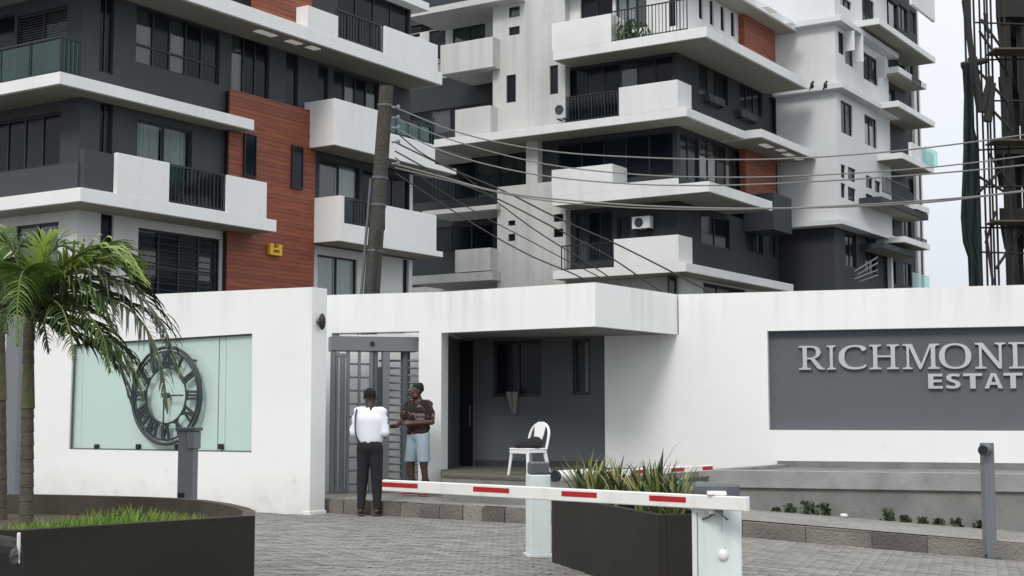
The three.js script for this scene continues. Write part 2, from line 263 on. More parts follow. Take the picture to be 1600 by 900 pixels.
// ---------- gate wall with porch and canopy ----------
const gw = thing('gate_wall', 'long white rendered gate wall with a flat canopy over a dark porch', 'wall', V(G1.x, 0, G1.z));
{
  const sL = gate.hit(513, 640, 't', 0).s, o0 = gate.hit(517, 640, 't', 0).s, o1 = gate.hit(654, 640, 't', 0).s, oh = gate.hit(590, 519, 't', 0).h;
  put(gw, 'wall_pier', gate.box(o1, 0, -0.3, 0, -0.3, oh), M.gate);
  put(gw, 'wall_lintel', gate.box(sL - 1.5, 0, -0.3, 0, oh, HG), M.gate);
  put(gw, 'wall_pier', gate.box(sL - 1.5, o0, -0.3, 0, -0.3, oh), M.gate);
  // yard behind the turnstile
  put(gw, 'yard_wall', gate.box(sL - 2.5, gate.hit(668, 640, 't', -1.5).s, -1.62, -1.5, -0.3, 2.75), M.white2);
  // canopy over the porch
  const ch = gate.hit(690, 520, 't', 0).h, bk = (p, q) => V(p.x + q * back.n.x, 0, p.z + q * back.n.z);
  const R1 = back.p(0, 0, 0), Bl = back.p(back.hit(690, 640, 't', 0).s - 0.4, -0.05, 0);
  put(gw, 'canopy', prism([G1, GC, R1, back.p(0, -0.3, 0), back.p(back.hit(690, 640, 't', 0).s - 0.8, -0.3, 0), gate.p(-0.001, -0.3, 0)], ch, HG), M.gate);
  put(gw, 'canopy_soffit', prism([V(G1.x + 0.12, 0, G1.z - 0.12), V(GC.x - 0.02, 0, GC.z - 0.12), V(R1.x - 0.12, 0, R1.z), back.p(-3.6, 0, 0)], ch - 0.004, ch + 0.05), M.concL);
  // porch
  const xs = (x, y = 620) => back.hit(x, y, 't', 0).s, s0 = xs(708), s1 = xs(945), B = (l, r, y0, y1, t0, t1, bev) => { const q = back.R(t1, l, r, y0, y1); return back.box(q.s0, q.s1, t0, t1, q.h0, q.h1, bev); };
  const dr = back.R(0, 714, 739, 527, 728), wn = back.R(0, 769, 846, 521, 620), sl = back.R(0, 894, 922, 524, 617); for (const q of [dr, wn, sl]) { q.h1 = Math.min(q.h1, ch - 0.04); q.h0 = Math.max(q.h0, 0.3); }
  const pm = mat(0.088, 0.098, 0.112, { map: clean, roughness: 0.8, bumpMap: bumpy, bumpScale: 0.003 });
  const sh = new THREE.Shape([[s0 - 0.6, 0.2], [s1, 0.2], [s1, ch], [s0 - 0.6, ch]].map((a) => new THREE.Vector2(...a)));
  for (const q of [dr, wn, sl]) sh.holes.push(new THREE.Path([[q.s0, Math.max(q.h0, 0.3)], [q.s0, q.h1], [q.s1, q.h1], [q.s1, Math.max(q.h0, 0.3)]].map((a) => new THREE.Vector2(...a))));
  put(gw, 'porch_wall', new THREE.ExtrudeGeometry(sh, { depth: 0.25, bevelEnabled: false }).translate(0, 0, -0.25).applyMatrix4(back.m()), pm);
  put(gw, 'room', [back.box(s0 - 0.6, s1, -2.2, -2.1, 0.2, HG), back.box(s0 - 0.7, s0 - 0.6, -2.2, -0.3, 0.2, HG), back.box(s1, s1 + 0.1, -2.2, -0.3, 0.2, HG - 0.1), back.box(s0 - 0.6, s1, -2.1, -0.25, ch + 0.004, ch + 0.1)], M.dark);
  const door = put(gw, 'door', back.box(dr.s0 + 0.03, dr.s1 - 0.03, -0.16, -0.11, dr.h0, dr.h1 - 0.02, 0.01), mat(0.012, 0.012, 0.014, { roughness: 0.4 }));
  put(door, 'door_handle', back.box(dr.s1 - 0.10, dr.s1 - 0.07, -0.108, -0.07, dr.h0 + 0.65, dr.h0 + 1.0, 0.01), M.steelL);
  for (const q of [wn, sl]) {
    const w = put(gw, 'window', [back.box(q.s0, q.s1, -0.14, -0.08, q.h1 - 0.05, q.h1), back.box(q.s0, q.s1, -0.14, -0.08, q.h0, q.h0 + 0.05), back.box(q.s0, q.s0 + 0.05, -0.14, -0.08, q.h0 + 0.05, q.h1 - 0.05), back.box(q.s1 - 0.05, q.s1, -0.14, -0.08, q.h0 + 0.05, q.h1 - 0.05), back.box((q.s0 + q.s1) / 2 - 0.025, (q.s0 + q.s1) / 2 + 0.025, -0.14, -0.08, q.h0 + 0.05, q.h1 - 0.05)], M.frame);
    for (const k of [0, 1]) { const a = k ? (q.s0 + q.s1) / 2 + 0.025 : q.s0 + 0.05, b = k ? q.s1 - 0.05 : (q.s0 + q.s1) / 2 - 0.025; put(w, 'pane', back.box(a, b, -0.125, -0.115, q.h0 + 0.05, q.h1 - 0.05), q === sl && k ? M.steelL : M.pane); }
  }
  const j = back.hit(712, 640, 't', 0); // side wall of the porch
  put(gw, 'porch_side_wall', prism([V(G1.x + 0.004, 0, G1.z - 0.30), V(G1.x + 0.004, 0, G1.z - 0.02), back.p(j.s, 0, 0), back.p(j.s - 0.5, -0.05, 0)], 0.2, ch), M.charWall);
  // sign wall, with its recess
  const rc = back.R(0, 1195, 1700, 517.5, 672.5), sw = new THREE.Shape([[s1, -0.6], [13, -0.6], [13, HG], [0.02, HG], [0.02, ch], [s1, ch]].map((a) => new THREE.Vector2(...a)));
  const r0 = back.R(0, 1200, 1600, 517, 672), E = r0.s1 + 1.6;
  sw.holes.push(new THREE.Path([[r0.s0, r0.h0], [r0.s0, r0.h1], [E, r0.h1], [E, r0.h0]].map((a) => new THREE.Vector2(...a))));
  put(gw, 'sign_wall', new THREE.ExtrudeGeometry(sw, { depth: 0.3, bevelEnabled: false }).translate(0, 0, -0.3).applyMatrix4(back.m()), M.gate);
  globalThis.signBox = { s0: r0.s0, s1: E, h0: r0.h0, h1: r0.h1 };
  // platform of the porch
  const pl = thing('porch_platform', 'raised concrete floor of the dark porch, stained brown', 'platform', V(0.6, 0, -21));
  const bp = (q, k) => V(q.x, 0, q.z - k);
  const e0 = atH(691, 742, FLOOR), e1 = atH(792, 746, FLOOR), e2 = V(1.75, 0, -18.95);
  put(pl, 'floor', prism([V(G1.x, 0, G1.z + 0.004), e0, e1, e2, V(2.62, 0, -19.5), back.p(back.hit(1212, 727, 't', 0).s, 0.003, 0), back.p(s0 - 0.3, 0.003, 0)], FLOOR - 0.035, FLOOR), mat(0.095, 0.092, 0.074, { map: stain, roughness: 0.95 }));
  put(pl, 'riser', prism([V(G1.x, 0, G1.z - 0.01), bp(e0, 0.02), bp(e1, 0.02), bp(e2, 0.02), V(2.6, 0, -19.52), back.p(s0 - 0.3, 0.02, 0)], -0.2, FLOOR - 0.035), M.conc);
  put(gw, 'skirting', back.box(dr.s1 + 0.05, s1 - 0.002, 0.001, 0.02, FLOOR, FLOOR + 0.1), M.char2);
}
{ // sign in the recess
  const q = signBox, sg = thing('estate_sign', 'dark grey recessed sign panel reading RICHMOND ESTATE in raised metal letters', 'sign', back.p(q.s0, 0, 0));
  put(sg, 'panel', back.box(q.s0, q.s1, -0.20, -0.15, q.h0, q.h1), mat(0.098, 0.110, 0.126, { map: clean, roughness: 0.7, bumpMap: bumpy, bumpScale: 0.002 }));
  const serif = await new FontLoader().loadAsync('fonts/droid/droid_serif_regular.typeface.json'), sans = await new FontLoader().loadAsync('fonts/droid/droid_sans_bold.typeface.json');
  const word = (font, chars, xs, yT, yB, depth) => {
    chars.split('').forEach((c, i) => {
      const [l, r] = xs[i], R = back.R(-0.1, l, r, yT(l), yB(l)), g = new TextGeometry(c, { font, size: 1, depth: 0.045, curveSegments: 6, bevelEnabled: true, bevelThickness: 0.012, bevelSize: 0.006, bevelSegments: 2 });
      g.computeBoundingBox(); const b = g.boundingBox;
      g.translate(-b.min.x, -b.min.y, 0).scale((R.s1 - R.s0) / (b.max.x - b.min.x), (R.h1 - R.h0) / (b.max.y - b.min.y), 1);
      g.translate(R.s0, R.h0, -0.145).applyMatrix4(back.m());
      put(sg, 'letter', g, M.chrome);
    });
  };
  const a = (x) => 540.5 - (x - 1250) * 0.018, b = (x) => 578 - (x - 1250) * 0.006;
  word(serif, 'RICHMOND', [[1248, 1289], [1292, 1306], [1310, 1354], [1358, 1405], [1410, 1468], [1467, 1518], [1523, 1572], [1576, 1620]], a, b);
  word(sans, 'ESTATE', [[1450, 1473], [1478, 1501], [1505, 1535], [1538, 1567], [1568, 1598], [1602, 1624]], (x) => 584 - (x - 1450) * 0.012, (x) => 607.5 - (x - 1450) * 0.004);
}
// ---------- ledge planter in front of the sign ----------
{
  const z0 = 19.25, a = (735 - 650) / F, f = new Frame(atH(1160, 735, EYE - a * z0), GE.x - GR.x, GE.z - GR.z), top = f.o ? EYE - a * z0 : 0; f.o.y = 0;
  const sl = f.hit(1092, 745, 't', 0).s, W = -2.6, gp = thing('ledge_planter', 'low grey concrete planter ledge running below the sign wall', 'planter', f.p(sl, 0, 0));
  const h2 = f.hit(1160, 762, 't', 0).h, end = back.p(back.hit(1215, 724, 't', 0).s, 0.003, 0);
  const c0 = f.p(sl, 0, 0), c1 = f.p(14, 0, 0), i0 = f.p(sl + 0.45, -0.2, 0), i1 = f.p(14, -0.2, 0), bl = (p, q) => V(p.x - f.n.x * q, 0, p.z - f.n.z * q);
  put(gp, 'rim', f.box(sl, 14, -0.22, 0, h2, top, 0.008), M.concL);
  put(gp, 'wall', f.box(sl + 0.05, 14, -0.22, -0.06, -0.9, h2), M.conc);
  put(gp, 'end_rim', prism([f.p(sl + 0.003, -0.22, 0), f.p(sl + 0.25, -0.22, 0), V(end.x + 0.2, 0, end.z), end], h2, top - 0.003), M.concL);
  put(gp, 'soil', prism([f.p(sl + 0.2, -0.2, 0), f.p(14, -0.2, 0), back.p(14, 0.004, 0), V(end.x + 0.1, 0, end.z + 0.01)], h2 - 0.1, top - 0.05), M.conc);
  put(gp, 'back_skirting', back.box(back.hit(1215, 724, 't', 0).s, 12.9, 0.001, 0.03, h2, top + 0.05), M.conc);
  globalThis.ledge = f;
}
// ---------- clock wall on the left ----------
const cw = {};
{
  const A = V(-2.836, 0, -20.2), E = V(-2.836 - 0.84 * 6, 0, -20.2 - 0.5426 * 6); const f = new Frame(A, A.x - E.x, A.z - E.z); cw.f = f;
  const sE = f.hit(50, 700, 't', 0).s, hR = f.hit(487, 448.5, 't', 0).h, hL = hR + (f.hit(222, 460.5, 't', 0).h - hR) * (sE / f.hit(222, 460.5, 't', 0).s);
  const w = thing('clock_wall', 'white rendered wall with a recessed pale green glass case', 'wall', f.p(sE, 0, 0));
  const c = [[113, 538], [394, 521], [393, 707], [107, 702]].map(([x, y]) => f.hit(x, y, 't', 0));
  const P = c.map((q) => new THREE.Vector2(q.s, q.h));
  const sh = new THREE.Shape([[sE, -0.3], [0, -0.3], [0, hR], [sE, hL]].map((a) => new THREE.Vector2(...a))); sh.holes.push(new THREE.Path([P[0], P[1], P[2], P[3]]));
  put(w, 'wall_face', new THREE.ExtrudeGeometry(sh, { depth: 0.32, bevelEnabled: false }).translate(0, 0, -0.32).applyMatrix4(f.m()), M.gate);
  put(w, 'plinth', f.box(f.hit(472, 800, 't', 0.02).s, 0.02, -0.34, 0.02, -0.3, 0.05, 0.01), M.white2);
  const bot = Math.min(P[2].y, P[3].y), pane = (x0, x1) => {
    const at = (s, k) => { const [u, v] = k ? [P[0], P[1]] : [P[3], P[2]]; return u.y + (v.y - u.y) * (s - u.x) / (v.x - u.x); };
    const q = new THREE.Shape([[x0, at(x0, 0)], [x1, at(x1, 0)], [x1, at(x1, 1)], [x0, at(x0, 1)]].map((a) => new THREE.Vector2(...a)));
    return new THREE.ExtrudeGeometry(q, { depth: 0.012, bevelEnabled: false });
  };
  const cs = thing('glass_case', 'pale green glass panel set into the white clock wall', 'glass panel', f.p(P[0].x, 0, 0));
  const seam = [P[3].x + 0.005, f.hit(128, 620, 't', -0.08).s, f.hit(341, 620, 't', -0.08).s, f.hit(352, 620, 't', -0.08).s, P[1].x - 0.005];
  const gm = mat(0.50, 0.645, 0.60, { roughness: 0.10 });
  for (let i = 0; i < 4; i++) put(cs, 'pane', pane(seam[i] + 0.006, seam[i + 1] - 0.006).translate(0, 0, -0.10 + (i % 2) * 0.006).applyMatrix4(f.m()), gm);
  put(cs, 'back_panel', pane(seam[0], seam[4]).translate(0, 0, -0.2).applyMatrix4(f.m()), M.steelL);
  const edge = (a, b, r) => bar(f.p(a.x, -0.05, a.y), f.p(b.x, -0.05, b.y), r, r, 6);
  put(cs, 'frame', [edge(P[0], P[1], 0.022), edge(P[1], P[2], 0.02), edge(P[2], P[3], 0.022), edge(P[3], P[0], 0.022)], M.steel);
  for (const x of [151, 216, 277, 345]) { const k = f.hit(x, 700, 't', -0.05); put(cs, 'clip', f.box(k.s - 0.035, k.s + 0.035, -0.08, -0.02, k.h - 0.02, k.h + 0.06, 0.01), M.frame); }
  // clock
  const ck = f.hit(259.5, 618, 't', 0.03), r = 78 / F * ck.d * 1.0, C = f.p(ck.s, 0.03, ck.h), cl = thing('wall_clock', 'large dark grey open-dial clock with Roman numerals on the green glass', 'clock', C);
  const on = (g) => g.applyMatrix4(new THREE.Matrix4().makeBasis(f.u, V(0, 1, 0), f.n).setPosition(C));
  const cm = mat(0.030, 0.042, 0.046, { roughness: 0.5 });
  put(cl, 'outer_rim', [on(new THREE.TorusGeometry(r * 0.965, r * 0.034, 8, 64)), on(new THREE.TorusGeometry(r * 0.885, r * 0.022, 8, 64))], cm);
  put(cl, 'inner_ring', on(new THREE.TorusGeometry(r * 0.56, r * 0.02, 8, 56)), cm);
  const num = ['XII', 'I', 'II', 'III', 'IV', 'V', 'VI', 'VII', 'VIII', 'IX', 'X', 'XI'], k = r;
  num.forEach((txt, i) => {
    const gs = [], R0 = 0.58 * k, R1 = 0.88 * k, h = R1 - R0, st = 0.05 * k, ser = 0.022 * k; let x = 0; const items = [];
    for (const ch of txt) { const w = ch === 'I' ? st * 1.35 : st * 3; items.push([ch, x + w / 2, w]); x += w; }
    for (const [ch, c0, w] of items) {
      const cx = c0 - x / 2;
      if (ch === 'I') gs.push(bx(cx, R0 + h / 2, 0, st, h, 0.03));
      else if (ch === 'V') for (const sg of [-1, 1]) gs.push(bx(0, 0, sg * 0.002, st * (sg < 0 ? 1.1 : 0.6), h * 1.03, 0.03).rotateZ(sg * -0.26).translate(cx + sg * w * 0.24, R0 + h / 2, 0));
      else for (const sg of [-1, 1]) gs.push(bx(0, 0, sg * 0.002, st * (sg < 0 ? 1.1 : 0.6), h * 1.05, 0.03).rotateZ(sg * 0.4).translate(cx, R0 + h / 2, 0));
    }
    for (const y of [R0 + ser / 2, R1 - ser / 2]) gs.push(bx(0, y, 0.001, x, ser, 0.034));
    put(cl, 'numeral', gs.map((g) => on(g.rotateZ(-i * Math.PI / 6))), cm);
  });
  put(cl, 'hour_hand', on(bx(k * 0.24, 0, 0.03, k * 0.56, k * 0.03, 0.012)), cm);
  put(cl, 'minute_hand', on(bx(0, -k * 0.36, 0.045, k * 0.028, k * 0.8, 0.012)), cm);
  put(cl, 'hub', on(new THREE.CylinderGeometry(k * 0.055, k * 0.055, 0.1, 16).rotateX(Math.PI / 2)), cm);
  put(cl, 'standoff', [0.8, 2.4, 3.9, 5.5].map((t) => on(bar(V(Math.cos(t) * r * 0.965, Math.sin(t) * r * 0.965, 0), V(Math.cos(t) * r * 0.965, Math.sin(t) * r * 0.965, -0.12), 0.015))), cm);
  const lp = f.p(0.06, -0.15, f.hit(505, 501, 't', 0).h), bl = thing('bulkhead_light', 'small dark oval bulkhead fitting on the end of the clock wall', 'light fitting', lp);
  put(bl, 'body', ball(lp.x, lp.y, lp.z, 0.05, 0.12, 0.05), M.frame); put(bl, 'base', bar(V(lp.x - 0.08, lp.y, lp.z), lp, 0.03), M.steel);
}
// ---------- apartment buildings ----------
function wallR(B, f, t, s0, s1, h0, h1, holes, m, depth = 0.25, name = 'wall') { return wallX(B, f, 't', t, s0, s1, h0, h1, holes, m, depth, name); }
function wallX(B, f, axis, off, a0, a1, h0, h1, holes, m, depth = 0.25, name = 'wall') {
  const sh = new THREE.Shape([[a0, h0], [a1, h0], [a1, h1], [a0, h1]].map((a) => new THREE.Vector2(...a))), e = 0.02;
  for (const q of holes) { const x0 = Math.max(q[0], a0 + e), x1 = Math.min(q[1], a1 - e), y0 = Math.max(q[2], h0 + e), y1 = Math.min(q[3], h1 - e); if (x1 > x0 && y1 > y0) sh.holes.push(new THREE.Path([[x0, y0], [x0, y1], [x1, y1], [x1, y0]].map((a) => new THREE.Vector2(...a)))); }
  const g = new THREE.ExtrudeGeometry(sh, { depth, bevelEnabled: false });
  if (axis === 't') g.translate(0, 0, off - depth); else g.rotateY(-Math.PI / 2).translate(0, 0, 0);   // 's': shape x -> t, extrude -> -s side
  if (axis === 's') { g.translate(off + depth, 0, 0); }
  return put(B, name, g.applyMatrix4(f.m()), m);
}
// a box on a wall: axis 't' (faces right) or 's' (faces left, outward is falling s)
function abox(f, axis, a0, a1, o0, o1, h0, h1, bev) { return axis === 't' ? f.box(a0, a1, o0, o1, h0, h1, bev) : f.box(o0, o1, a0, a1, h0, h1, bev); }
function windowIn(B, f, axis, off, q, o = {}) {                    // q = [a0, a1, h0, h1]; off = wall plane; parts: frame > panes, curtain
  const [a0, a1, h0, h1] = q, w = o.bar ?? 0.06, out = axis === 't' ? 1 : -1, P = (x) => off + out * x, n = o.cols ?? 2, m = o.rows ?? 1, d0 = P(o.proud ?? -0.14), d1 = P((o.proud ?? -0.14) + 0.07), gs = [];
  const bxx = (x0, x1, y0, y1) => gs.push(abox(f, axis, x0, x1, d0, d1, y0, y1));
  bxx(a0, a1, h1 - w, h1); bxx(a0, a1, h0, h0 + w); bxx(a0, a0 + w, h0 + w, h1 - w); bxx(a1 - w, a1, h0 + w, h1 - w);
  const W = (a1 - a0 - 2 * w), cw = W / n, H = h1 - h0 - 2 * w;
  for (let i = 1; i < n; i++) bxx(a0 + w + i * cw - w / 2, a0 + w + i * cw + w / 2, h0 + w, h1 - w);
  for (const y of o.rails ?? []) for (let i = 0; i < n; i++) bxx(a0 + w + i * cw + w / 2, a0 + w + (i + 1) * cw - w / 2, h0 + H * y, h0 + H * y + w);
  const fr = put(B, 'window', gs, o.frame ?? M.frame);
  const e0 = P((o.proud ?? -0.14) + 0.02), e1 = P((o.proud ?? -0.14) + 0.035);
  for (let i = 0; i < n; i++) {
    const x0 = a0 + w + i * cw + (i ? w / 2 : 0), x1 = a0 + w + (i + 1) * cw - (i < n - 1 ? w / 2 : 0), cur = o.curtain ? o.curtain[i % o.curtain.length] : (x1 - x0 > 0.4 && hash(Math.round(a0 * 31) + i, Math.round(h0 * 17), 5) < 0.22 ? 2 : 0);
    put(fr, 'pane', abox(f, axis, x0, x1, e0, e1, h0 + w, h1 - w), cur ? M.glass : (i + Math.round(a0 * 7)) % 3 ? M.pane : M.paneB);
    if (cur) {                                                      // a hanging curtain behind the pane, in folds
      const pts = [], c0 = x0 - 0.01, c1 = x1 + 0.01, N = Math.max(6, Math.round((c1 - c0) / 0.04)), hd = (o.proud ?? -0.14) - 0.10;
      for (let k = 0; k <= N; k++) pts.push([c0 + (c1 - c0) * k / N, hd + 0.03 * Math.sin(k * 1.9 + i) + 0.015 * Math.sin(k * 0.7)]);
      const pos = []; const pt = (k, y) => { const p = axis === 't' ? f.p(pts[k][0], P(pts[k][1]), y) : f.p(P(pts[k][1]), pts[k][0], y); return [p.x, p.y, p.z]; };
      for (let k = 0; k < N; k++) { const A = pt(k, h0), Bq = pt(k + 1, h0), C = pt(k + 1, h1), D = pt(k, h1); pos.push(...A, ...Bq, ...C, ...A, ...C, ...D); }
      const g = new THREE.BufferGeometry(); g.setAttribute('position', new THREE.Float32BufferAttribute(pos, 3)); g.computeVertexNormals();
      put(fr, 'curtain', g, cur === 2 ? M.curtainD : M.curtain);
    }
  }
  if (o.grille) { const gg = []; for (let i = 1; i < o.grille; i++) { const y = h0 + (h1 - h0) * i / o.grille; gg.push(abox(f, axis, a0 + w, a1 - w, P((o.proud ?? -0.14) + 0.075), P((o.proud ?? -0.14) + 0.09), y - 0.012, y + 0.012)); } put(fr, 'grille', gg, M.frame); }
  return fr;
}
function railing(B, f, axis, off, a0, a1, h0, h1, o = {}) {
  const out = axis === 't' ? 1 : -1, gs = [], P = (x) => off + out * x; let n = o.n ?? Math.max(2, Math.round((a1 - a0) / 0.16));
  gs.push(abox(f, axis, a0, a1, P(0), P(0.05), h1 - 0.05, h1), abox(f, axis, a0, a1, P(0.005), P(0.045), h0 + 0.04, h0 + 0.08));
  for (let i = 0; i <= n; i++) { const x = a0 + (a1 - a0) * i / n, r = i % 4 === 0 || i === n ? 0.022 : 0.011; gs.push(abox(f, axis, x - r, x + r, P(0.012), P(0.038), h0, h1 - 0.05)); }
  const g = put(B, 'railing', gs, M.frame);
  if (o.glass) put(g, 'glass_panel', abox(f, axis, a0 + 0.03, a1 - 0.03, P(-0.02), P(-0.01), h0 + 0.06, h1 - 0.06), o.glass);
  return g;
}
const SL = mat(0.8, 0.8, 0.78, { emissive: new THREE.Color(0.16, 0.16, 0.15) });  // unlit white soffit fittings; a faint glow is painted in to brighten them
const UX = 1440, UZ = -2230;                                       // both blocks stand at the same angle
// ===== left block =====
{
  const o = atD(125, 200, 40); o.y = 0;
  const f = new Frame(o, UX, UZ), B = thing('apartment_building', 'charcoal and white apartment block with an orange clad bay, nearest on the left', 'building', f.p(0, 0, 0));
  const cA = f.hit(125, 314, 's', -1.0), cB = f.hit(93, 130.5, 's', -1.4), hA = cA.h, hB = cB.h, tA = cA.t, tB = cB.t;
  const cC = f.hit(691, 133, 't', 1.5), hC = cC.h, tC = 1.5, LA = 0.38, LB = 0.34, LC = 0.46, sEnd = f.hit(640, 300, 't', 0).s;
  console.log('left', hA, hB, hC, tA, tB, sEnd);
  const R = (l, r, y0, y1, t = 0, ref = l) => { const q = f.R(t, l, r, y0, y1, ref); return [q.s0, q.s1, q.h0, q.h1]; };
  const L = (l, r, y0, y1, s = 0, ref = r) => { const q = f.L(s, l, r, y0, y1, ref); return [q.t0, q.t1, q.h0, q.h1]; };
  const Rb = (name, m, q, t0, t1, bev = 0.01) => put(B, name, f.box(q[0], q[1], t0, t1, q[2], q[3], bev), m);
  const cut = (q, lo, hi) => [q[0], q[1], Math.max(q[2], lo), Math.min(q[3], hi)];
  // wall windows per storey: [rect, options]
  const hT = hC + 3.1, sO0 = f.hit(355, 380, 't', 0.25).s, sO1 = f.hit(492, 300, 't', 0.25).s;
  const G = [[R(215, 344, 355, 480), { cols: 4, rails: [0.55], grille: 12 }], [R(496, 558, 397, 480), { cols: 2, curtain: [1, 1] }], [R(156, 176, 332, 480), { cols: 1, bar: 0.04 }], [R(629, 640, 400, 480), { cols: 1, bar: 0.03 }]];
  const A = [[cut(R(214, 300, 186, 300), hA + LA, hB), { cols: 2, curtain: [1, 1] }], [R(156, 176, 158, 238), { cols: 2, bar: 0.05 }], [cut(R(499, 562, 240, 350), hA + LA, hB - 0.2), { cols: 2, curtain: [2, 1] }], [cut(R(566, 640, 250, 350), hA + LA, hB - 0.2), { cols: 3 }]];
  const Bw = [[R(213, 344, 8, 98), { cols: 5, rails: [0.35] }], [R(362, 421, 40, 148), { cols: 3, curtain: [2, 0, 0] }], [R(447, 466, 75, 165), { cols: 1 }], [R(497, 513, 100, 178), { cols: 1 }], [R(521, 592, 108, 200), { cols: 4, curtain: [0, 2] }], [R(156, 178, -20, 112), { cols: 2, bar: 0.05 }]];
  const Cw = [[cut(R(528, 640, -40, 75), hC + LC, hT), { cols: 4 }]];
  wallR(B, f, 0, 0.25, sEnd, -0.3, hA, G.map((x) => x[0]), M.white2);
  wallR(B, f, 0, 0.25, sEnd, hA + LA, hB, A.map((x) => x[0]), M.char);
  wallR(B, f, 0, 0.25, sEnd, hB + LB, hC, Bw.map((x) => x[0]), M.char);
  wallR(B, f, 0, 0.25, sEnd, hC + LC, hT, Cw.map((x) => x[0]), M.char);
  for (const [q, k] of [...G, ...A, ...Bw, ...Cw]) windowIn(B, f, 't', 0, q, k);
  const LG = [[L(22, 90, 346, 470), { cols: 2, curtain: [2, 2], bar: 0.08 }]], LAw = [[L(-70, 94, 174, 257), { cols: 6 }]], LBw = [[L(-90, 22, 20, 112), { cols: 3 }], [L(26, 104, 8, 112), { cols: 2, grille: 26 }]];
  const tl = -16;
  wallX(B, f, 's', 0, tl, 0, -0.3, hA, LG.map((x) => x[0]), M.white2);
  wallX(B, f, 's', 0, tl, 0, hA + LA, hB, LAw.map((x) => x[0]), M.char);
  wallX(B, f, 's', 0, tl, 0, hB + LB, hC, LBw.map((x) => x[0]), M.char);
  wallX(B, f, 's', 0, tl, 0, hC + LC, hT, [], M.char);
  for (const [q, k] of [...LG, ...LAw, ...LBw]) windowIn(B, f, 's', 0, q, k);
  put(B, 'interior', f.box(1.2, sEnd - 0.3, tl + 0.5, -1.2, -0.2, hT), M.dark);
  put(B, 'end_wall', [f.box(sEnd, sEnd + 0.2, tl, 0, -0.3, hA), f.box(sEnd, sEnd + 0.2, tl, -0.001, hA + LA, hB)], M.white2);
  put(B, 'roof', f.box(-0.5, sEnd + 0.5, tl, 0.5, hT, hT + 0.3), M.white);
  // slabs; soffit panels under them
  const eA = f.hit(432, 361, 't', tA).s, eB = f.hit(397, 207, 't', tB).s;
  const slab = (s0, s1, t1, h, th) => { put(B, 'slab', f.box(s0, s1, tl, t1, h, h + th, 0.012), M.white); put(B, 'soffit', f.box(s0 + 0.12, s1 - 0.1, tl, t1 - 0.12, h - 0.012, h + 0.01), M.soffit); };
  slab(-1.0, eA, tA, hA, LA); slab(-1.4, eB, tB, hB, LB); slab(-1.9, cC.s, tC, hC, LC);
  put(B, 'slab', [f.box(eA, sEnd + 0.2, tl, 0.2, hA, hA + LA), f.box(eB, sEnd + 0.2, tl, 0.2, hB, hB + LB)], M.char);
  // balcony A
  const q1 = R(183, 265, 238, 310, tA), q2 = R(355, 417, 273, 345, tA), qp = R(130, 182, 242, 300, tA - 0.15), ra = R(265, 355, 255, 320, tA - 0.05);
  Rb('parapet', M.char, [qp[0], q1[0], hA + LA, q1[3] - 0.05], tA - 0.3, tA - 0.14);
  put(B, 'parapet', f.box(-0.85, -0.7, tl, tA - 0.3, hA + LA, hA + LA + 0.75), M.char);
  Rb('parapet', M.white, [q1[0], q1[1], hA + LA - 0.01, q1[3]], tA - 0.15, tA - 0.002);
  Rb('parapet', M.white, [q2[0], q2[1], hA + LA - 0.01, q2[3]], tA - 0.15, tA - 0.002);
  put(B, 'parapet', f.box(q2[1] - 0.15, q2[1] - 0.003, 0.3, tA - 0.15, hA + LA, q2[3] - 0.003), M.white);
  railing(B, f, 't', tA - 0.12, q1[1], q2[0], hA + LA, ra[3], { glass: M.smoke });
  // glass corner on slab B
  const gb = f.hit(68, 60, 't', tB - 0.1), gTop = hB + LB + 1.05;
  railing(B, f, 't', tB - 0.15, -1.2, f.hit(127, 90, 't', tB - 0.1).s, hB + LB, gTop, { n: 4, glass: M.teal });
  railing(B, f, 's', -1.25, tl + 1, tB - 0.15, hB + LB, gTop, { n: 12, glass: M.teal });
  // top balcony on slab C
  const c1 = R(180, 415, -60, 22, tC - 0.05), c2 = R(480, 528, 8, 60, tC - 0.02), c3 = R(601, 684, 40, 120, tC - 0.01), co = R(415, 481, -60, 40, tC - 0.5);
  Rb('parapet', M.white, [-1.85, c1[1], hC + LC - 0.01, c1[3]], tC - 0.2, tC - 0.005);
  Rb('parapet', M.white, [c2[0], c2[1], hC + LC - 0.01, c2[3]], tC - 0.9, tC - 0.004);
  Rb('parapet', M.white, [c3[0], c3[1], hC + LC - 0.01, c3[3]], tC - 0.2, tC - 0.003);
  put(B, 'parapet', f.box(c3[1] - 0.15, c3[1], 0, tC - 0.2, hC + LC, c3[3] - 0.003), M.white);
  for (let y = hC + LC, k = 0; y < hT; y += 0.17, k++) put(B, 'cladding_plank', f.box(co[0] - 0.4, co[1] + 0.2, tC - 0.75, tC - 0.5 + (k % 2) * 0.004, y, y + 0.16), planks[(k * 7 + 1) % 4]);
  railing(B, f, 't', tC - 0.12, c2[1], c3[0], hC + LC, hC + LC + 1.0, { glass: M.smoke });
  for (const [x, y, w] of [[415, 51, 0.42], [459, 65, 0.3], [489, 74, 0.24]]) { const q = atH(x, y, hC); put(B, 'brightened_soffit_fitting', new RoundedBoxGeometry(w * 2, 0.03, 0.3, 1, 0.01).rotateY(Math.atan2(-f.u.z, f.u.x)).translate(q.x, hC - 0.026, q.z), SL); }  // fittings under slab C give no light, only the glow in their colour
  // orange clad bay: planks one above the other
  const oTop = f.hit(358, 138, 't', 0.27).h;
  put(B, 'bay_wall', f.box(sO0 + 0.06, sO1, 0, 0.22, 0, oTop - 0.03), M.black);
  const bay = B;
  for (let y = hA - 3.2, k = 0; y < oTop - 0.02; y += 0.145, k++) put(bay, 'cladding_plank', f.box(sO0, sO1, 0.2, 0.25 + (k % 3) * 0.006, y, Math.min(oTop, y + 0.138)), planks[(k * 5 + (k >> 2)) % 4]);
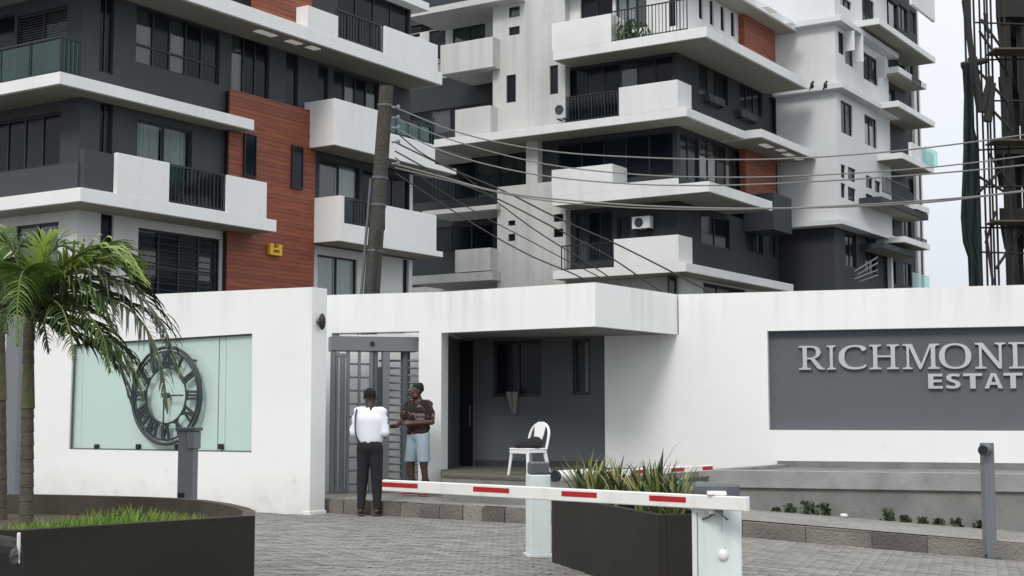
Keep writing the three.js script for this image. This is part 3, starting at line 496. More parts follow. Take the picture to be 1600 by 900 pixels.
  for (const q of [R(381, 400, 207, 275, 0.3), R(456, 473, 226, 293, 0.3)]) windowIn(B, f, 't', 0.3, q, { cols: 1, proud: -0.03, bar: 0.04 });
  // two balconies right of the bay
  const balc = (corner, hTop, hBot, sEndPx, parts) => parts;
  {
    const T = 1.35, k = f.hit(523, 190, 't', T), sF = k.s, top = f.hit(523, 153, 't', T).h, bot = f.hit(523, 226, 't', T).h, s1 = f.hit(604, 190, 't', T).s, s2 = f.hit(680, 240, 't', T).s, s3 = f.hit(713, 268, 't', T).s, low = f.hit(614, 222, 't', T).h;
    console.log('balc side px', k, top - bot);
    put(B, 'balcony', f.box(sF, s1, T - 0.15, T, bot + 0.2, top, 0.01), M.white);
    put(B, 'balcony_side', f.box(sF, sF + 0.15, 0.0, T - 0.15, bot + 0.2, top - 0.002), M.white);
    put(B, 'balcony', f.box(s1, s2, T - 0.15, T - 0.003, bot + 0.2, low + 0.3, 0.01), M.white);
    put(B, 'balcony_side', f.box(s2 - 0.15, s2, 0, T - 0.15, bot + 0.2, low + 0.3), M.white);
    put(B, 'slab', f.box(sF - 0.003, s3, 0, T + 0.004, bot, bot + 0.2, 0.01), M.white);
    put(B, 'soffit', f.box(sF + 0.1, s3 - 0.1, 0, T - 0.1, bot - 0.012, bot + 0.01), M.soffit);
    const T2 = 1.35, k2 = f.hit(530, 340, 't', T2), sG = k2.s, tp = f.hit(530, 305, 't', T2).h, bt = f.hit(530, 376, 't', T2).h, a1 = f.hit(535, 340, 't', T2).s, a2 = f.hit(604, 350, 't', T2).s, a3 = f.hit(682, 360, 't', T2).s, a4 = f.hit(692, 395, 't', T2).s, lo2 = f.hit(535, 348, 't', T2).h, hi2 = f.hit(604, 321, 't', T2).h;
    put(B, 'balcony_side', f.box(sG, sG + 0.15, 0, T2 - 0.15, bt + 0.2, tp - 0.002), M.white);
    put(B, 'balcony', f.box(sG, a1 + 0.1, T2 - 0.15, T2, bt + 0.2, tp, 0.01), M.white);
    put(B, 'balcony', f.box(a1 + 0.1, a2, T2 - 0.15, T2 - 0.003, bt + 0.2, lo2, 0.01), M.white);
    put(B, 'balcony', f.box(a2, a3, T2 - 0.15, T2, bt + 0.2, hi2, 0.01), M.white);
    put(B, 'balcony_side', f.box(a3 - 0.15, a3, 0, T2 - 0.15, bt + 0.2, hi2 - 0.002), M.white);
    put(B, 'slab', f.box(sG - 0.003, a4, 0, T2 + 0.004, bt, bt + 0.2, 0.01), M.white);
    put(B, 'soffit', f.box(sG + 0.1, a4 - 0.1, 0, T2 - 0.1, bt - 0.012, bt + 0.01), M.soffit);
    railing(B, f, 't', T2 - 0.1, a1 + 0.1, a2, lo2, tp, { glass: M.smoke });
    railing(B, f, 't', T - 0.1, s1, s2 - 0.15, low + 0.3, top, { n: 4, glass: M.clearTeal });
  }
  { const q = R(421, 440, 380, 398, 0.36), s = thing('wall_box', 'small yellow box with notched top fixed to the orange cladding', 'box', f.p((q[0] + q[1]) / 2, 0.3, q[2]));
    const ym = mat(0.75, 0.45, 0.03, { roughness: 0.5 }), w = (q[1] - q[0]), h = q[3] - q[2];
    put(s, 'body', f.box(q[0], q[1], 0.26, 0.4, q[2], q[2] + h * 0.68, 0.02), ym);
    put(s, 'ear', [f.box(q[0], q[0] + w * 0.3, 0.262, 0.398, q[2] + h * 0.69, q[3], 0.01), f.box(q[1] - w * 0.3, q[1], 0.262, 0.398, q[2] + h * 0.69, q[3], 0.01)], ym);
    put(s, 'slot', f.box(q[0] + w * 0.25, q[1] - w * 0.25, 0.39, 0.405, q[2] + h * 0.25, q[2] + h * 0.5), mat(0.2, 0.1, 0.02)); }
}
// ===== middle block =====
let MID;
{
  const o = atD(1058, 200, 59); o.y = 0;
  const f = new Frame(o, UX, UZ); MID = f;
  const B = thing('apartment_building', 'grey and white apartment block with dark corner storeys, behind the porch', 'building', f.p(0, 0, 0));
  const b = 1.5, cor = (x, y) => f.hit(x, y, 's', -b), K = cor(1072, 424), Lc = cor(1108, 299), Mc = cor(1073, 181), T = cor(1104, 57), hK = K.h, hL = Lc.h, hM = Mc.h, hT = T.h, hU = hT + 3.15;
  console.log('mid', hK, hL, hM, hT, K.t, Lc.t, Mc.t, T.t);
  const th = 0.36, R = (l, r, y0, y1, t = 0, ref = l) => { const q = f.R(t, l, r, y0, y1, ref); return [q.s0, q.s1, q.h0, q.h1]; }, L = (l, r, y0, y1, s = 0, ref = l) => { const q = f.L(s, l, r, y0, y1, ref); return [q.t0, q.t1, q.h0, q.h1]; };
  const sW = f.hit(1214, 250, 't', 0).s, tL = f.hit(862, 250, 's', 0).t;
  const cl = (q, lo, hi) => [q[0], q[1], Math.max(q[2], lo), Math.min(q[3], hi)];
  const Lb = (name, m, q, s0, s1, bev = 0.012) => put(B, name, f.box(s0, s1, q[0], q[1], q[2], q[3], bev), m);
  // right face storeys
  const R1 = [[R(1096, 1140, 332, 380), { cols: 2 }], [R(1166, 1192, 340, 392), { cols: 2 }], [R(1202, 1214, 352, 400), { cols: 1 }]];
  const R2 = [[cl(R(1093, 1163, 212, 278), hL + th, hM - 0.1), { cols: 5, curtain: [2, 2, 0] }], [R(1062, 1092, 206, 278), { cols: 2 }]];
  const R3 = [[R(1092, 1137, 92, 146), { cols: 3 }], [R(1156, 1190, 118, 168), { cols: 3 }], [R(1202, 1213, 150, 205), { cols: 1 }]];
  const R4 = [1092, 1109, 1126, 1142].map((x) => [R(x, x + 6, -12 + (x - 1092) * 0.5, 28 + (x - 1092) * 0.55), { cols: 1, bar: 0.03 }]);
  const R0 = [[R(1099, 1166, 441, 480), { cols: 3 }], [R(1048, 1064, 430, 480), { cols: 1 }]];
  const storey = (h0, h1, lr, m) => { wallR(B, f, 0, 0.25, sW, h0, h1, lr.map((x) => x[0]), m); for (const [q, k] of lr) windowIn(B, f, 't', 0, q, k); };
  storey(-0.3, hK, R0, M.white2); storey(hK + th, hL, R1, M.char2); storey(hL + th, hM, R2, M.char2); storey(hM + th, hT, R3, M.char2); storey(hT + th, hU, R4, M.white2);
  // left face: storeys 1-4, set back behind balconies, with a grey pier on their left
  const L1 = [[cl(L(899, 957, 333, 410), hK + th, hL - 0.1), { cols: 3, curtain: [2, 0, 0] }], [cl(L(964, 984, 340, 400), hK + th, hL - 0.1), { cols: 1 }]];
  const L2 = [[cl(L(872, 1052, 226, 290), hL + th, hM - 0.1), { cols: 5 }]];
  const L3 = [[cl(L(888, 1052, 106, 180), hM + th, hT - 0.1), { cols: 6 }]];
  const L4 = [[cl(L(907, 957, -28, 30), hT + th, hU - 0.05), { cols: 2 }], [cl(L(962, 1010, -30, 50), hT + th, hU - 0.05), { cols: 3, curtain: [1, 1, 2] }], [cl(L(1045, 1056, -30, 42), hT + th, hU - 0.05), { cols: 1 }]];
  const tc = f.hit(884, 250, 's', 0).t;
  const storeyL = (h0, h1, ls, m, t0 = tc) => { wallX(B, f, 's', 0, t0, 0, h0, h1, ls.map((x) => x[0]), m); for (const [q, k] of ls) windowIn(B, f, 's', 0, q, k); };
  storeyL(-0.3, hK, [], M.old); storeyL(hK + th, hL, L1, M.char2); storeyL(hL + th, hM, L2, M.char2, f.hit(842, 250, 's', 0).t); storeyL(hM + th, hT, L3, M.char2); storeyL(hT + th, hU, L4, M.white2);
  put(B, 'interior', [f.box(1.1, sW, tc + 0.3, -1.1, -0.2, hU), f.box(2.9, sW, -20, tc + 0.29, -0.2, hU + 3)], M.dark);
  // slabs
  const eM0 = f.hit(1163, 215, 't', Mc.t).s, Mt2 = f.hit(1190, 206, 's', eM0).t, eM1 = f.hit(1275, 250, 't', Mt2).s, eT = f.hit(1262, 148, 't', T.t).s, eL = f.hit(1207, 328, 't', Lc.t).s, eK = f.hit(1240, 455, 't', K.t).s;
  console.log('slab ends', eM0, Mt2, eM1, eT, eL, eK, sW);
  const tM = f.hit(678, 229, 's', -b).t, tK = f.hit(864, 435, 's', -b).t, tLl = f.hit(863, 320, 's', -b).t, tT = f.hit(864, 93, 's', -b).t;
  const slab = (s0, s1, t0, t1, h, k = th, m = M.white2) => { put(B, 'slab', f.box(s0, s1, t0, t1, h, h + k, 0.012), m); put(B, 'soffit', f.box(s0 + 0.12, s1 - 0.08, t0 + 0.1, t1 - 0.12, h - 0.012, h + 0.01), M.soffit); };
  slab(-b, eM0, tM, Mc.t, hM); slab(eM0 - 0.001, eM1, -2, Mt2, hM + 0.002); slab(-b, eT, tT, T.t, hT, 0.42); slab(-b, eL, tLl, Lc.t, hL, 0.42); slab(-b, eK, tK, K.t, hK);
  slab(-0.8, sW + 1, tT, 1.2, hU);
  // balconies of the left face: white blocks and railings
  const blk = (l, r, y0, lo, m = M.white2, s = -b) => { const q = L(l, r, y0, y0 + 50, s); put(B, 'parapet', f.box(s - 0.003, s + 0.15, q[0], q[1], lo - 0.01, q[3], 0.012), m); put(B, 'parapet', f.box(s + 0.15, -0.2, q[1] - 0.15, q[1] - 0.003, lo - 0.01, q[3] - 0.004), m); return q; };
  const k4 = blk(862, 955, 37, hT + 0.42), k3 = blk(967, 1059, 137, hM + th), k2 = blk(862, 957, 266, hL + 0.42), k1 = blk(959, 1060, 374, hK + th);
  put(B, 'parapet', f.box(-b + 0.15, 0, k4[0], k4[0] + 0.15, hT + 0.42, k4[3] - 0.003), M.white2); put(B, 'parapet', f.box(-b + 0.15, 0, k2[0], k2[0] + 0.15, hL + 0.42, k2[3] - 0.003), M.white2);
  const rl = (l, r, y0, lo, g) => { const q = L(l, r, y0, y0 + 30, -b + 0.1); railing(B, f, 's', -b + 0.1, q[0], q[1], lo, Math.max(q[3], lo + 0.9), { glass: g }); };
  rl(956, 1074, 18, hT + 0.42); rl(885, 966, 152, hM + th, M.smoke); rl(878, 958, 384, hK + th); { const q = L(957, 1058, 288, 300, -b); put(B, 'parapet', f.box(-b - 0.002, -b + 0.15, q[0], q[1], hL + 0.41, Math.max(q[3], hL + 0.5), 0.01), M.white2); }
  // orange bays on the right face, window posts, dark glass at the far end of slab L
  for (const [l, r, lo, hi, t] of [[1163, 1211, hT + 0.42, hU, 0.3], [1165, 1212, hL + 0.42, hM - 0.02, 0.3]]) {
    const s0 = f.hit(l, lo > hT ? 50 : 270, 't', t).s, s1 = f.hit(r, lo > hT ? 50 : 270, 't', t).s;
    for (let y = lo, k = 0; y < hi - 0.05; y += 0.19, k++) put(B, 'cladding_plank', f.box(s0, s1, 0, t + (k % 2) * 0.006, y, Math.min(hi, y + 0.178)), planks[(k * 3 + 2) % 4]);
  }
  { const q = R(1209, 1237, 301, 358, 1.5); put(B, 'dark_parapet', f.box(q[0], q[1], 0.02, 1.5, q[2], q[3]), M.char2); }
  for (const [x, y, h, w] of [[1197, 227, hM, 0.5], [1220, 234, hM, 0.3], [1232, 241, hM, 0.4], [1246, 247, hM, 0.35], [1202, 14, hU, 0.6], [1236, 37, hU, 0.35]]) { const q = atH(x, y, h); put(B, 'brightened_soffit_fitting', new RoundedBoxGeometry(w * 2, 0.03, 0.36, 1, 0.01).rotateY(Math.atan2(-f.u.z, f.u.x)).translate(q.x, h - 0.028, q.z), SL); }  // unlit fittings, lifted by the added emissive colour
  // grey pier and the set-back left part
  const sB = 1.6, p0 = f.hit(777, 350, 's', -0.4).t, p1 = f.hit(884, 350, 's', -0.4).t;
  const pier = [[L(865, 880, 335, 347, -0.4), { cols: 1, bar: 0.03 }], [L(865, 880, 358, 371, -0.4), { cols: 1, bar: 0.03 }], [L(794, 805, 345, 353, -0.4), { cols: 1, bar: 0.03 }], [L(794, 805, 366, 377, -0.4), { cols: 1, bar: 0.03 }]];
  const pier3 = [[L(859, 872, 103, 148, -0.4), { cols: 1, bar: 0.05 }], [L(791, 806, 118, 161, -0.4), { cols: 1, bar: 0.05 }], [L(795, 812, 12, 28, -0.4), { cols: 1, bar: 0.05 }], [L(795, 812, 43, 56, -0.4), { cols: 1, bar: 0.05 }]];
  const hp = f.hit(820, 288, 's', -0.4).h;
  wallX(B, f, 's', -0.4, p0, p1, -0.3, hp, pier.map((x) => x[0]), M.old, 0.4); wallX(B, f, 's', -0.4, f.hit(770, 100, 's', -0.4).t, p1, hM + th, hU + 3, pier3.map((x) => x[0]), M.old, 0.4);
  put(B, 'column', f.box(-0.4, 0, f.hit(822, 250, 's', -0.4).t, f.hit(840, 250, 's', -0.4).t, hp, hM), M.old);
  for (const [q, k] of [...pier, ...pier3]) windowIn(B, f, 's', -0.4, q, k);
  const tF = f.hit(600, 200, 's', sB).t, wl = (h0, h1, ls, m) => { wallX(B, f, 's', sB, tF, p1, h0, h1, ls.map((x) => x[0]), m); for (const [q, k] of ls) windowIn(B, f, 's', sB, q, k); };
  wl(-0.3, hK + th, [], M.old); wl(hK + th, hM, [[cl(L(640, 770, 345, 400, sB), hK + th, hL), { cols: 4 }], [cl(L(640, 815, 232, 320, sB), hL + th, hM), { cols: 5 }]], M.char2);
  wl(hM + th, hT + 0.9, [[cl(L(640, 768, 122, 215, sB), hM + th, hT - 0.6), { cols: 4, curtain: [0, 2, 0] }]], M.char2);
  wl(hT + 0.9, hU + 0.2, [[L(640, 656, 45, 60, sB), { cols: 1, bar: 0.04 }], [L(670, 696, 38, 95, sB), { cols: 1 }], [L(707, 758, 28, 70, sB), { cols: 2, curtain: [2, 2] }]], M.old);
  wl(hU + 0.6, hU + 3.2, [], M.char2);
  const bS = -1.0;
  const box5 = (l, r, y0, y1, m = M.old, s = bS) => { const q = L(l, r, y0, y1, s); put(B, 'balcony', f.box(s, s + 0.15, q[0], q[1], q[2], q[3], 0.01), m); put(B, 'balcony_side', f.box(s + 0.15, sB, q[1] - 0.15, q[1] - 0.003, q[2], q[3] - 0.003), m); put(B, 'balcony_side', f.box(s + 0.15, sB, q[0] + 0.003, q[0] + 0.15, q[2], q[3] - 0.003), m); put(B, 'balcony_floor', f.box(s + 0.15, sB, q[0] + 0.15, q[1] - 0.15, q[2] + 0.003, q[2] + 0.2), m); return q; };
  box5(688, 770, 71, 117); box5(711, 766, 172, 214); box5(711, 766, 391, 426);
  { const q = L(676, 696, 70, 95, bS + 0.1); railing(B, f, 's', bS + 0.1, q[0], q[1], f.hit(690, 100, 's', bS).h, q[3]); }
  put(B, 'slab', f.box(-1.2, sB, f.hit(634, 40, 's', -1.2).t, p0 + 1.5, f.hit(634, 28, 's', -1.2).h, f.hit(634, 19, 's', -1.2).h), M.old);
  put(B, 'slab', f.box(-0.8, sB, f.hit(660, 335, 's', -0.8).t, p0 + 0.2, f.hit(682, 335, 's', -0.8).h, f.hit(682, 328, 's', -0.8).h), M.old);
  put(B, 'slab', f.box(-1.1, sB, f.hit(640, 440, 's', -1.1).t, p0 + 0.2, f.hit(640, 445, 's', -1.1).h, f.hit(640, 432, 's', -1.1).h), M.old);
  { const q = L(640, 679, 190, 228, -b + 0.1); railing(B, f, 's', -b + 0.1, q[0], q[1], hM + 0.1, q[3], { n: 3, glass: M.teal }); put(B, 'slab', f.box(-b, sB, q[0], q[1], hM - 0.2, hM + 0.08), M.old); }
  // air conditioners
  const ac = (l, r, y0, y1, axis, off, label, m, dir) => {
    const q = axis === 's' ? L(l, r, y0, y1, off) : R(l, r, y0, y1, off), t = thing('air_conditioner', label, 'air conditioner', axis === 's' ? f.p(off, q[0], q[2]) : f.p(q[0], off, q[2]));
    const d = axis === 's' ? 0.35 : -0.35, out = axis === 's' ? -1 : 1;
    put(t, 'body', abox(f, axis, q[0], q[1], off, off + d, q[2], q[3], 0.02), m);
    const cx = q[0] + (q[1] - q[0]) * 0.4, cy = (q[2] + q[3]) / 2, r0 = Math.min(q[3] - q[2], q[1] - q[0]) * 0.36, P = axis === 's' ? f.p(off - 0.012, cx, cy) : f.p(cx, off + 0.012, cy);
    const mm = new THREE.Matrix4().makeBasis(axis === 's' ? f.n : f.u, V(0, 1, 0), axis === 's' ? f.u.clone().negate() : f.n).setPosition(P);
    put(t, 'fan_grille', [new THREE.TorusGeometry(r0, 0.02, 6, 24).applyMatrix4(mm), ...[0.3, 0.6].map((k) => new THREE.TorusGeometry(r0 * k, 0.012, 5, 20).applyMatrix4(mm)), ...[0, 1, 2, 3].map((k) => bx(0, 0, 0, r0 * 2, 0.015, 0.01).rotateZ(k * Math.PI / 4).applyMatrix4(mm))], M.steel);
    put(t, 'fan', new THREE.CylinderGeometry(r0 * 0.95, r0 * 0.95, 0.008, 24).rotateX(Math.PI / 2).applyMatrix4(mm), M.frame);
    for (const g of [abox(f, axis, q[0] + 0.1, q[0] + 0.15, off, off + d * 1.1, q[2] - 0.05, q[2] - 0.004), abox(f, axis, q[1] - 0.15, q[1] - 0.1, off, off + d * 1.1, q[2] - 0.05, q[2] - 0.004)]) put(t, 'bracket', g, M.frame);
  };
  ac(987, 1015, 339, 358, 's', -0.45, 'white air conditioner unit with round fan on the dark balcony wall', M.plastic);
  ac(867, 884, 159, 186, 's', -b + 0.3, 'dusty air conditioner unit at the left end of a dark balcony', M.old);
  ac(1109, 1133, 145, 157, 't', 0.32, 'dark air conditioner on the charcoal corner wall, nearer the corner', M.char);
  ac(1159, 1184, 170, 181, 't', 0.32, 'dark air conditioner on the charcoal corner wall, nearer the white wing', M.char);
  // plants on the top balcony
  { const t = thing('balcony_plant', 'leafy green plant behind a railing on a high balcony', 'plant', f.p(-0.9, L(960, 1000, 30, 55, -0.9)[0] + 0.8, hT + 0.42)), c = origin(t), gs = []; const lm = mat(0.04, 0.09, 0.02);
    for (let i = 0; i < 160; i++) { const a = rr(0, 6.28), r = rr(0, 0.85), y = rr(0.15, 1.0) * (1 - 0.3 * r); gs.push(new THREE.PlaneGeometry(0.09, 0.2).rotateX(rr(-1, 1)).rotateY(rr(0, 6)).translate(c.x + Math.cos(a) * r, c.y + y, c.z + Math.sin(a) * r * 0.6)); }
    put(t, 'foliage', gs, lm); put(t, 'pot', new THREE.CylinderGeometry(0.3, 0.22, 0.35, 14).translate(c.x, c.y + 0.18, c.z), M.brown); }
  // two birds on the ledge of slab M's end
  for (const [x, label] of [[1269, 'small black bird perched on the white ledge, the left one of a pair'], [1290, 'small black bird perched on the white ledge, the right one of a pair']]) {
    const p = f.hit(x, 139, 's', sW - 0.45), q = f.p(sW - 0.45, p.t, p.h), t = thing('bird', label, 'bird', q);
    const P = (u, v, w) => V(q.x + f.n.x * u + f.u.x * w, q.y + v, q.z + f.n.z * u + f.u.z * w), e = P(0, 0.17, 0);
    put(t, 'body', [ball(0, 0, 0, 0.09, 0.15, 0.09).rotateZ(0.25).translate(e.x, e.y, e.z), (() => { const h = P(0.05, 0.33, 0); return ball(h.x, h.y, h.z, 0.06); })(), bar(P(-0.05, 0.1, 0), P(-0.14, -0.04, 0), 0.05, 0.02)], M.black);
    put(t, 'beak', bar(P(0.09, 0.33, 0), P(0.18, 0.32, 0), 0.018, 0.003), M.steel); put(t, 'leg', [bar(P(0.02, 0, 0.03), P(0.02, 0.08, 0.03), 0.01), bar(P(0.02, 0, -0.03), P(0.02, 0.08, -0.03), 0.01)], M.steel);
  }
  // ===== white wing =====
  const W = thing('apartment_wing', 'plain white apartment wing with thin ledges and a dark base', 'building', f.p(sW, 0, 0));
  const tW = f.hit(1308, 200, 's', sW).t, w1 = f.hit(1390, 200, 't', tW).s, hb = f.hit(1318, 349, 's', sW - 0.4).h, hb1 = f.hit(1310, 137, 's', sW - 0.45).h, hb2 = f.hit(1310, 32, 's', sW - 0.45).h, top = hb2 + 4;
  console.log('wing', tW, w1, hb, hb1, hb2);
  const wr = (l, r, y0, y1) => { const q = f.R(tW, l, r, y0, y1); return [q.s0, q.s1, q.h0, q.h1]; };
  const ws = [[1313, 1330, -8, 6], [1347, 1366, -10, 32], [1310, 1319, 48, 82], [1320, 1333, 54, 98], [1349, 1371, 80, 122], [1314, 1332, 156, 206], [1351, 1370, 178, 224], [1314, 1321, 256, 277], [1325, 1337, 260, 281], [1314, 1321, 285, 308], [1325, 1337, 291, 312], [1353, 1364, 273, 292], [1367, 1376, 281, 299], [1353, 1364, 302, 321], [1367, 1376, 308, 326]].map((a) => [wr(...a), { cols: a[1] - a[0] > 14 ? 2 : 1, bar: 0.05 }]);
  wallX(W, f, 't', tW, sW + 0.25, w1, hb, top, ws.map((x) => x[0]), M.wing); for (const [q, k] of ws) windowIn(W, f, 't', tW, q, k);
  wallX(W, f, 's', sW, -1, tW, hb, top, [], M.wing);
  put(W, 'interior', f.box(sW + 1.2, w1, -1, tW - 1.2, -0.2, top), M.dark);
  const wd = (l, r, y0, y1) => { const q = f.R(tW - 0.4, l, r, y0, y1); return [[q.s0, q.s1, q.h0, q.h1], { cols: 2, bar: 0.05 }]; }, dk = [wd(1321, 1338, 362, 415), wd(1352, 1368, 372, 425)];
  wallX(W, f, 't', tW - 0.4, sW + 0.65, w1, -0.3, hb, dk.map((x) => x[0]), M.char2, 0.25, 'base_wall'); for (const [q, k] of dk) windowIn(W, f, 't', tW - 0.4, q, k);
  wallX(W, f, 's', sW + 0.4, -1, tW - 0.4, -0.3, hb, [], M.char2, 0.25, 'base_wall');
  for (const h of [hb1, hb2]) put(W, 'ledge', f.box(sW - 0.45, w1 + 0.4, 0, tW + 0.45, h, h + 0.26, 0.01), M.wing);
  put(W, 'ledge', f.box(sW - 0.4, w1 + 0.1, 0, tW + 0.3, hb - 0.002, hb + 0.22), M.wing);
  put(W, 'ledge', f.box(sW - 0.45, w1 + 0.4, -1, tW + 0.45, top, top + 0.26), M.wing);
  for (const [x, y0, y1] of [[1333, 56, 98], [1319, 50, 80], [1369, 90, 122]]) { const q = wr(x, x + 4, y0, y1); put(W, 'casement', f.box(q[0], q[0] + 0.05, tW + 0.003, tW + 0.5, q[2], q[3]), M.plastic); }
  { const a = f.hit(1345, 425, 't', tW + 0.4); for (const [dx, dy] of [[0, 0], [4, 9], [0, 20], [6, 28]]) { const p = f.hit(1335 + dx, 424 + dy * 0.6, 't', tW + 0.2), q2 = f.hit(1371, 402 + dy, 't', tW + 0.6); put(W, 'canopy_rod', bar(f.p(p.s, tW + 0.2, p.h), f.p(q2.s, tW + 0.6, q2.h), 0.035), M.steelL); } }
  // ===== far block with stacked balconies =====
  const Vb = thing('apartment_tower', 'dark apartment tower edge with stacked white balcony slabs beside the sky', 'building', f.p(w1, 0, 0));
  const t5 = tW - 0.3, v1 = f.hit(1437, 200, 't', t5).s, vr = (l, r, y0, y1, t = t5) => { const q = f.R(t, l, r, y0, y1); return [q.s0, q.s1, q.h0, q.h1]; };
  const vw = [[1378, 1402, -10, 30], [1404, 1418, 5, 42], [1422, 1431, 15, 48], [1380, 1398, 130, 160], [1404, 1412, 84, 108], [1416, 1427, 92, 112], [1384, 1396, 230, 250], [1420, 1428, 278, 300], [1382, 1396, 330, 352], [1410, 1424, 335, 372], [1384, 1400, 405, 440], [1412, 1424, 410, 445]].map((a) => [vr(...a), { cols: 2, bar: 0.05 }]);
  wallX(Vb, f, 't', t5, w1 + 0.02, v1, -0.3, top + 2, vw.map((x) => x[0]), M.char2); for (const [q, k] of vw) windowIn(Vb, f, 't', t5, q, k);
  put(Vb, 'interior', f.box(w1 + 0.02, v1 - 0.3, -1, t5 - 1.0, -0.2, top + 2), M.dark);
  put(Vb, 'end_wall', f.box(v1, v1 + 0.25, -1, t5, -0.3, top + 2), M.white2);
  put(Vb, 'white_pier', [f.box(v1 - 1.4, v1 - 0.9, t5, t5 + 0.15, -0.3, hb2), f.box(w1 + 0.05, w1 + 0.35, t5 + 0.003, t5 + 0.2, 0, hb1)], M.white2);
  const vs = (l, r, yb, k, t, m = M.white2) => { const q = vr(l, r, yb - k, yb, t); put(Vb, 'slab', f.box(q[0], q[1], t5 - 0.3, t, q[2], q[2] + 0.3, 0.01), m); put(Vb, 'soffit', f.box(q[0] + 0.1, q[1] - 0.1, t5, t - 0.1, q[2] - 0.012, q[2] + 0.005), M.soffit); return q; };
  const tv = tW + 1.3;
  vs(1374, 1460, 37, 8, tv); vs(1404, 1447, 112, 8, tv - 0.5); vs(1404, 1460, 166, 9, tv); vs(1410, 1459, 247, 8, tv); vs(1377, 1450, 316, 6, tv - 0.2, M.char2); vs(1432, 1452, 326, 6, tv - 0.1); vs(1414, 1453, 378, 7, tv - 0.2); vs(1381, 1431, 388, 7, tv - 0.5, M.char2);
  { const q = vr(1425, 1460, -24, 6, tv); put(Vb, 'parapet', f.box(q[0], q[1], tv - 0.15, tv, q[2], q[3] + 1), M.white2); const q2 = vr(1424, 1459, 222, 245, tv - 0.1); put(Vb, 'parapet', f.box(q2[0], q2[1], tv - 0.25, tv - 0.1, q2[2], q2[3]), M.white2); const q3 = vr(1427, 1453, 425, 450, tv); put(Vb, 'glass_balustrade', f.box(q3[0], q3[1], tv - 0.06, tv - 0.03, q3[2], q3[3]), M.clearTeal); const q4 = vr(1443, 1460, 228, 252, tv); put(Vb, 'glass_balustrade', f.box(q4[0], q4[1] + 0.3, tv + 0.06, tv + 0.08, q4[2], q4[3]), M.clearTeal); }
  for (const [l, r, y0, y1] of [[1378, 1420, 275, 300], [1432, 1447, 370, 384], [1425, 1438, 118, 130]]) { const q = vr(l, r, y0, y1, tv - 0.5); railing(Vb, f, 't', tv - 0.5, q[0], q[1], q[2], q[3]); }
}
